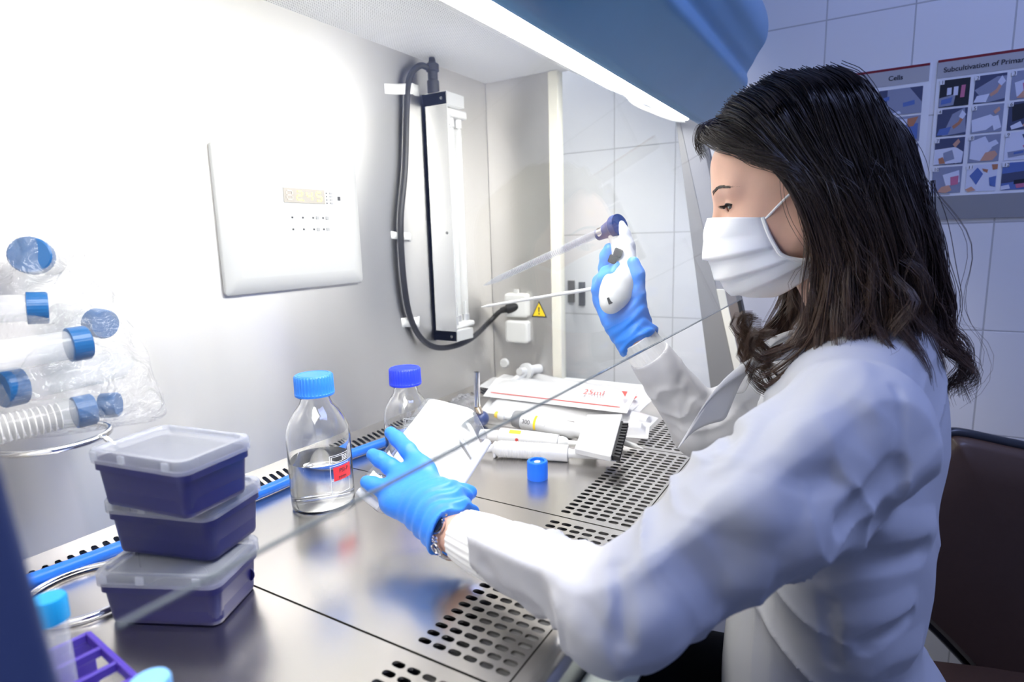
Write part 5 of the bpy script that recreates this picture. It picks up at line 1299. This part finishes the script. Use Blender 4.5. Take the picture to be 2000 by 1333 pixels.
# trousers
def tr_sdf(p):
    d = None
    for sx_ in (-1, 1):
        h = np.array([.772 + sx_ * .085, -.02, -.33]); k = np.array([.772 + sx_ * .10, .37, -.36]); a = np.array([.772 + sx_ * .10, .33, -.72])
        e = smin(rcone(p, h, k, .086, .064), rcone(p, k, a, .062, .050), .02); d = e if d is None else smin(d, e, .02)
    return smin(d, ell(p, (.772, -.012, -.31), (.180, .10, .12)), .04)
P_, F_ = surface_net(tr_sdf, (.50, -.24, -.80), (1.06, .50, -.15), .010, 2)
npmesh('trousers', P_, F_, mat('black_trousers', (0.006, 0.006, 0.008), .8), person)
# stool under her
stl = thing('lab_stool', 'round swivel stool under the seated woman', 'stool', (.772, -.05, FZ))
part('seat', MB().add(*lathe([(0, -.475), (.17, -.475), (.185, -.46), (.185, -.435), (.17, -.425), (0, -.423)], 32, (.772, -.05, 0))), BLACKP, stl, auto=True)
part('post', MB().add(*lathe([(.025, FZ + .06), (.025, -.475)], 16, (.772, -.05, 0))), STEELD, stl, auto=True)
for k in range(5):
    a_ = 2 * PI * k / 5; part('base_arm', MB().add(*tube([(.772, -.05, FZ + .07), (.772 + .26 * math.cos(a_), -.05 + .26 * math.sin(a_), FZ + .015)], [.018, .013], 8)), STEELD, stl, auto=True)
# ------------------------------------------------------------------ flask, pipette controller and pipettes in her hands
nf = nrm((-.45, -.5, .74)); Qf = U(850, 860, .75)
def onf(px, py):
    r = ray(px, py); return CAM + r * (np.dot(nf, Qf - CAM) / np.dot(nf, r))
fl = thing('culture_flask', 'flat clear culture flask tilted in the near gloved hand', 'flask', Qf)
crn = [onf(*p) for p in ((833, 772), (926, 796), (956, 853), (893, 956), (745, 986), (698, 946))]
FLASKM = clear_mat('flask_plastic', (0.96, 0.97, 0.98, 1), rough=0.02, film=0.06, filmcol=(.95, .95, .97, 1))
for n_ in FLASKM.node_tree.nodes:
    if n_.type == 'MATH' and n_.operation == 'MULTIPLY_ADD': n_.inputs[2].default_value = .07
def rnd(c, r, n=4):
    out_ = []
    for i in range(len(c)):
        a, b, d = c[i - 1], c[i], c[(i + 1) % len(c)]
        p, q = b + nrm(a - b) * r, b + nrm(d - b) * r
        for k in range(n + 1):
            t = k / n; out_.append((1 - t) ** 2 * p + 2 * t * (1 - t) * b + t * t * q)
    return out_
R0 = np.array(rnd(crn, .009)); fc_ = R0.mean(0)
if np.dot(np.cross(R0[5] - R0[0], R0[12] - R0[0]), nf) > 0: R0 = R0[::-1]
sh = lambda s, o: [fc_ + (p - fc_) * s + nf * o for p in R0]
TH = .034
part('flask_body', MB().add(*loft([sh(.93, 0), sh(.97, -.0006), sh(1.0, -.004), sh(1.0, -TH + .004), sh(.97, -TH + .0006), sh(.93, -TH)][::-1])), FLASKM, fl, auto=True)
# thick moulded rim on the near edge and the seam below it
RIM = mat('flask_rim', (0.88, 0.88, 0.88), .25, trans=.25, ior=1.3)
a, b = onf(954, 860) - nf * .004, onf(896, 952) - nf * .004
part('flask_rim', MB().add(*tube([a, b], .0052, 12)), RIM, fl, auto=True)
a, b = onf(742, 984) - nf * .010, onf(700, 952) - nf * .010
part('flask_foot', MB().add(*tube([b, a], .005, 12)), RIM, fl, auto=True)
a, b = onf(905, 835) - nf * TH * .9, onf(930, 872) - nf * TH * .9
part('neck_seam', MB().add(*tube([a, (a + b) / 2 + nf * .002, b], .0022, 8)), RIM, fl, auto=True)
# --- pipette controller
pcx = U(1205, 530, .862)
pg = thing('pipette_controller', 'white handheld pipette controller with navy nozzle in the far gloved hand', 'pipette controller', pcx)
bp = [((1203, 446, .872), .0150, .0150), ((1211, 462, .870), .0150, .0145), ((1218, 485, .866), .0160, .0150), ((1219, 508, .862), .0165, .0160), ((1217, 530, .858), .0195, .0180), ((1209, 553, .852), .0225, .0200), ((1201, 574, .847), .0215, .0190), ((1194, 590, .844), .0165, .0150), ((1191, 597, .843), .0100, .0090)]
def gun(p):
    d = None
    for i in range(len(bp) - 1):
        e = rcone(p, U(*bp[i][0]), U(*bp[i + 1][0]), bp[i][1], bp[i + 1][1]); d = e if d is None else smin(d, e, .006)
    return d
gp_ = np.array([U(*b[0]) for b in bp])
P_, F_ = surface_net(gun, gp_.min(0) - .04, gp_.max(0) + .04, .0022, 1)
go = npmesh('grip_body', P_ - pcx, F_, WHITE, pg)
tipP, basP = U(945, 558, 1.13), U(1176, 452, .880); dP, lP = along(basP, tipP)
hc = U(1199, 445, .868)
part('nozzle', MB().add(*lathe([(0, -.004), (.0165, -.004), (.0172, .000), (.0172, .005), (.0155, .0065), (.0140, .010), (.0095, .030), (.0088, .040), (.0070, .0415), (0, .0415)], 32, hc - dP * .008, dP)), mat('navy_nozzle', srgb(44, 66, 116), .32), pg, auto=True)
gs_, gn_, _ = frame(dP)
for (px, py, d_, s_) in ((1207, 494, .846, 1), (1197, 507, .846, 1)):
    c = U(px, py, d_); part('trigger', MB().add(*obox(c, nrm(U(px + 10, py + 4, d_) - c) * .0062, nrm(U(px - 4, py + 10, d_) - c) * .0060, nrm(CAM - c) * .007)), mat('trigger_black', (.006, .007, .012), .7, spec=.15), pg, bevel=.002)
c = U(1192, 587, .8285); part('battery_window', MB().add(*obox(c, nrm(U(1202, 583, .8285) - c) * .0038, nrm(U(1195, 597, .8285) - c) * .0048, nrm(CAM - c) * .0012)), BLACKP, pg, bevel=.0006)
cord = [U(1216, 470, .880), U(1236, 500, .90), U(1246, 560, .905), U(1258, 610, .905), U(1272, 650, .905), U(1284, 690, .91), U(1300, 740, .93), U(1310, 800, .96)]
part('power_cord', MB().add(*tube(catmull(cord, 8), .0022, 8)), mat('cord_beige', srgb(216, 204, 178), .5), pg, auto=True)
# --- serological pipette
PIPM = clear_mat('pipette_plastic', (0.93, 0.94, 0.96, 1), rough=0.04, film=.10, filmcol=(.9, .9, .95, 1))
sp_ = thing('serological_pipette', 'clear graduated pipette pointing left out of the navy nozzle', 'pipette', basP)
part('pipette_barrel', MB().add(*lathe([(.0040, 0), (.0062, .012), (.0062, lP * .86), (.0016, lP), (.0008, lP), (.0045, lP * .855), (.0048, .014), (.0032, 0)], 24, basP, dP)), PIPM, sp_, auto=True)
mb = MB(); sgr, ngr, _ = frame(dP); tG = tang(dP, basP)
for k in range(52):
    q = .03 + k * (lP * .80 - .03) / 52
    mb.add(*around(basP, dP, q, q + .0009, .0064, tG - (1.2 if k % 5 == 0 else .7), tG + (1.2 if k % 5 == 0 else .7), 6))
part('graduation_marks', mb, mat('graduation_grey', (.32, .33, .40), .5), sp_)
part('nozzle_ring', MB().add(*lathe([(.0052, -.004), (.0070, -.004), (.0070, .006), (.0052, .006)], 20, basP, dP)), CHROME, sp_, auto=True)
r0_, r1_ = U(940, 600, 1.06), U(1172, 562, .905)
rod = MB().add(*tube([r0_, r0_ * .92 + r1_ * .08, r1_, U(1200, 556, .885)], [.0008, .0026, .0030, .0030], 10)).build('plastic_rod', WHITE, None, auto=True)
tag(rod, 'thin white tapered plastic rod held level behind the gloved fingers', 'rod')
# ------------------------------------------------------------------ hair
hr = np.random.default_rng(11)
def hl(s, side):
    """guide curve in head coordinates for s (0 front .. 1 back) on one side (+1 = camera side)"""
    T = lambda *k: np.array([np.interp(s, (0, .2, .45, .75, 1), [x[i] for x in k]) for i in range(3)])
    root = T((.088, .004, .103), (.064, .006, .134), (.014, .008, .152), (-.048, .008, .142), (-.084, .006, .090))
    p1 = T((.073, .050, .093), (.050, .066, .104), (-.002, .076, .114), (-.060, .062, .108), (-.106, .022, .055))
    p2 = T((.040, .078, .058), (.022, .084, .052), (-.018, .092, .048), (-.073, .082, .045), (-.117, .030, .010))
    p3 = T((.020, .092, .014), (.000, .096, .010), (-.028, .101, .000), (-.078, .090, -.005), (-.120, .036, -.040))
    p4 = T((.008, .095, -.042), (-.014, .099, -.050), (-.038, .104, -.055), (-.082, .094, -.060), (-.118, .040, -.095))
    p5 = T((.006, .098, -.098), (-.010, .103, -.110), (-.038, .106, -.115), (-.084, .096, -.118), (-.116, .046, -.140))
    p6 = T((.014, .100, -.150), (.004, .105, -.162), (-.028, .108, -.165), (-.082, .098, -.165), (-.114, .052, -.185))
    P = [root, p1, p2, p3, p4, p5, p6]
    return np.array([[p[0], p[1] * side, p[2]] for p in P])
V, FQ = [], []; nv = 0
def strands(P, r, seg=3):
    """P: n x m x 3 strand points (head coordinates), r: m radii"""
    global nv
    n, m, _ = P.shape; Wd = HO + P @ HR.T
    d = np.gradient(Wd, axis=1); d /= np.linalg.norm(d, axis=2, keepdims=True) + 1e-9
    up = np.array([.31, .52, .79]); a = np.cross(d, up); a /= np.linalg.norm(a, axis=2, keepdims=True) + 1e-9; b = np.cross(d, a)
    ring_ = np.stack([Wd + r[None, :, None] * (math.cos(2 * PI * k / seg) * a + math.sin(2 * PI * k / seg) * b) for k in range(seg)], 2)   # n m seg 3
    V.append(ring_.reshape(-1, 3))
    i = np.arange(n)[:, None, None] * m * seg; j = np.arange(m - 1)[None, :, None] * seg; k = np.arange(seg)[None, None, :]; k2 = (k + 1) % seg
    q = np.stack([i + j + k, i + j + k2, i + j + seg + k2, i + j + seg + k], -1).reshape(-1, 4) + nv
    FQ.append(q); nv += n * m * seg
def resample(P, m):
    c = catmull(list(P), 6); L = np.concatenate([[0], np.cumsum(np.linalg.norm(np.diff(c, axis=0), axis=1))]); t = np.linspace(0, L[-1], m)
    return np.stack([np.interp(t, L, c[:, k]) for k in range(3)], 1)
M_ = 28; tt = np.linspace(0, 1, M_)
def lock(G, n, spread, tipspread, amp, rad=.00042, ph=None, wl=2.2, curl=0.0):
    """n strands following guide G"""
    g = resample(G, M_); d = np.gradient(g, axis=0); d /= np.linalg.norm(d, axis=1)[:, None] + 1e-9
    a = np.cross(d, [0, 1, 0.2]); a /= np.linalg.norm(a, axis=1)[:, None] + 1e-9; b = np.cross(d, a)
    ph = hr.random() * 6.28 if ph is None else ph
    w = amp * tt ** 2.2
    g = g + a * (w * np.sin(wl * 6.28 * tt ** 1.5 + ph))[:, None] + b * (w * .8 * np.cos(wl * 6.28 * tt ** 1.5 + ph))[:, None]
    o = hr.normal(size=(n, 2)) * .5; sp = spread + (tipspread - spread) * tt ** 1.5
    jit = hr.normal(size=(n, 1, 3)) * .0006 * np.sin(tt * 3.1)[None, :, None]
    P = g[None] + (o[:, 0, None, None] * a[None] + o[:, 1, None, None] * b[None]) * sp[None, :, None] + jit
    cut = 1 - .05 * hr.random(n)[:, None, None] * (tt[None, :, None] ** 3)
    P = P[:, :1] + (P - P[:, :1]) * cut
    strands(P, rad * (1 - .75 * tt ** 3))
for side in (1, -1):
    for k in range(230 if side == 1 else 120):
        s = (k + hr.random()) / (230 if side == 1 else 120); dep = hr.random() ** .8
        G = hl(s, side)
        c0 = np.array([-.03, 0, .02]); sc_l = 1 - .16 * dep
        G2 = G.copy(); G2[1:] = c0 + (G[1:] - c0) * np.array([sc_l, sc_l, 1 - .04 * dep]); G2[0] = G[0] - [0, 0, .006 * dep]
        G2 += hr.normal(size=G2.shape) * np.array([.0028, .0022, .0028]) * np.linspace(.15, 1.5, 7)[:, None]
        G2[5:] += hr.normal(size=3) * .006; G2[6] += np.array([hr.normal() * .012, hr.normal() * .008, hr.normal() * .020])
        lock(G2, 28, .0070, .0036, .007 + .007 * hr.random(), wl=1.0 + .8 * hr.random())
# curls at the front by the collar, on both sides
for side, n in ((1, 15), (-1, 26)):
    for k in range(n):
        s = .18 * hr.random(); G = hl(s, side)[2:]
        e = np.array([.060 + .022 * hr.random(), G[-1][1] * (.9 if side == 1 else .55), -.150 - .050 * hr.random()])
        G = np.vstack([G[:3], G[3] + hr.normal(size=3) * .006, (G[3] + e) / 2 + [-.010, 0, -.012], e + [-.012, 0, -.006], e, e + [.007, 0, .012], e + [0, .002 * side, .022], e + [-.010, .004 * side, .018]])
        lock(G, 26, .0045, .0022, .003 + .003 * hr.random(), wl=.8 + .5 * hr.random())
# swept fringe over the forehead
for k in range(46):
    t = k / 45; x0 = .086 - .03 * hr.random()
    G = np.array([[x0, -.004 + .010 * hr.random(), .104 + .010 * (1 - t)], [.094 - .006 * t, .018 + .02 * t, .106 - .004 * t], [.090 - .020 * t, .046 + .010 * t, .088], [.058 - .01 * t, .071, .066 - .006 * t], [.024, .086, .040], [.002, .094, .004]])
    lock(G + hr.normal(size=G.shape) * .0025, 16, .006, .005, .004)
for k in range(12):   # wisps at the hairline
    G = np.array([[.088, .0 + .01 * hr.random(), .104], [.100, .006, .112], [.104 + .006 * hr.random(), .012, .100 - .01 * hr.random()], [.101 + .004 * hr.random(), .016, .084 - .012 * hr.random()]])
    lock(G + hr.normal(size=G.shape) * .002, 5, .003, .003, .001, rad=.0003)
for k in range(26):   # flyaway strands
    s = hr.random() * .9 + .1; G = hl(s, 1); G[3:] += hr.normal(size=3) * .012; G[5:] += hr.normal(size=(2, 3)) * .016
    lock(G, 3, .004, .02, .016, rad=.0003)
for k in range(16):   # long curl hanging at the back
    G = np.array([[-.095, .06, .0], [-.108, .065, -.06], [-.112, .068, -.12], [-.118, .066, -.165], [-.132, .060, -.200], [-.124, .056, -.230]])
    lock(G + hr.normal(size=G.shape) * .004, 14, .008, .005, .010)
V_ = np.concatenate(V); Fh = np.concatenate(FQ)
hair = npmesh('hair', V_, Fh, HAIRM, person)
# dense inner mass so that no scalp or neck shows between the locks
rings = []
S_ = np.linspace(0.0, 1, 26)
v = []; NM = 20
for side in (1, -1):
    for s in S_:
        G = hl(s, side); c0 = np.array([-.03, 0, .02]); G[1:] = c0 + (G[1:] - c0) * [.90, .88, .97]; G[0] -= [0, 0, .010]
        v += [hp_(*p) for p in resample(G, NM)[: int(NM * .88)]]
k = int(NM * .88); f = []
for q in range(2):
    for i in range(len(S_) - 1):
        for j in range(k - 1):
            a = (q * len(S_) + i) * k + j; f.append((a, a + 1, a + k + 1, a + k))
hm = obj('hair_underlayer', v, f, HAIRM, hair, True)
# ------------------------------------------------------------------ light
wd = bpy.data.worlds.new('world'); sc.world = wd; wd.use_nodes = True
wd.node_tree.nodes['Background'].inputs[0].default_value = (0.5, 0.6, 1.0, 1); wd.node_tree.nodes['Background'].inputs[1].default_value = 0.03
def area(name, loc, target, sx, sy, power, col):
    d = bpy.data.lights.new(name, 'AREA'); d.shape = 'RECTANGLE'; d.size = sx; d.size_y = sy; d.energy = power; d.color = col
    o = bpy.data.objects.new(name, d); COL.objects.link(o); o.location = loc
    o.rotation_mode = 'QUATERNION'; o.rotation_quaternion = (Vector(target) - Vector(loc)).to_track_quat('-Z', 'Y'); return o
area('room_daylight', (-1.2, -1.7, 1.2), (0.9, 0.0, 0.2), 1.2, 1.0, 4.6, (0.36, 0.47, 1.0))
area('room_ceiling_light', (0.55, -0.75, 1.70), (0.6, -0.65, 0.0), 1.2, 0.5, 22, (0.40, 0.50, 1.0))
sd = bpy.data.lights.new('window_tiles_fill_spot', 'SPOT'); sd.energy = 175; sd.color = (1.0, 0.98, 0.95); sd.spot_size = math.radians(34); sd.spot_blend = 0.5; sd.shadow_soft_size = 0.08  # unseen fill spot, added to brighten the tiles behind the side window
so2 = bpy.data.objects.new('window_tiles_fill_spot', sd); COL.objects.link(so2); so2.location = (1.24, 1.02, 1.66); so2.rotation_mode = 'QUATERNION'; so2.rotation_quaternion = (Vector((1.41, .46, .30)) - Vector((1.24, 1.02, 1.66))).to_track_quat('-Z', 'Y')
sc.view_settings.exposure = 0.12
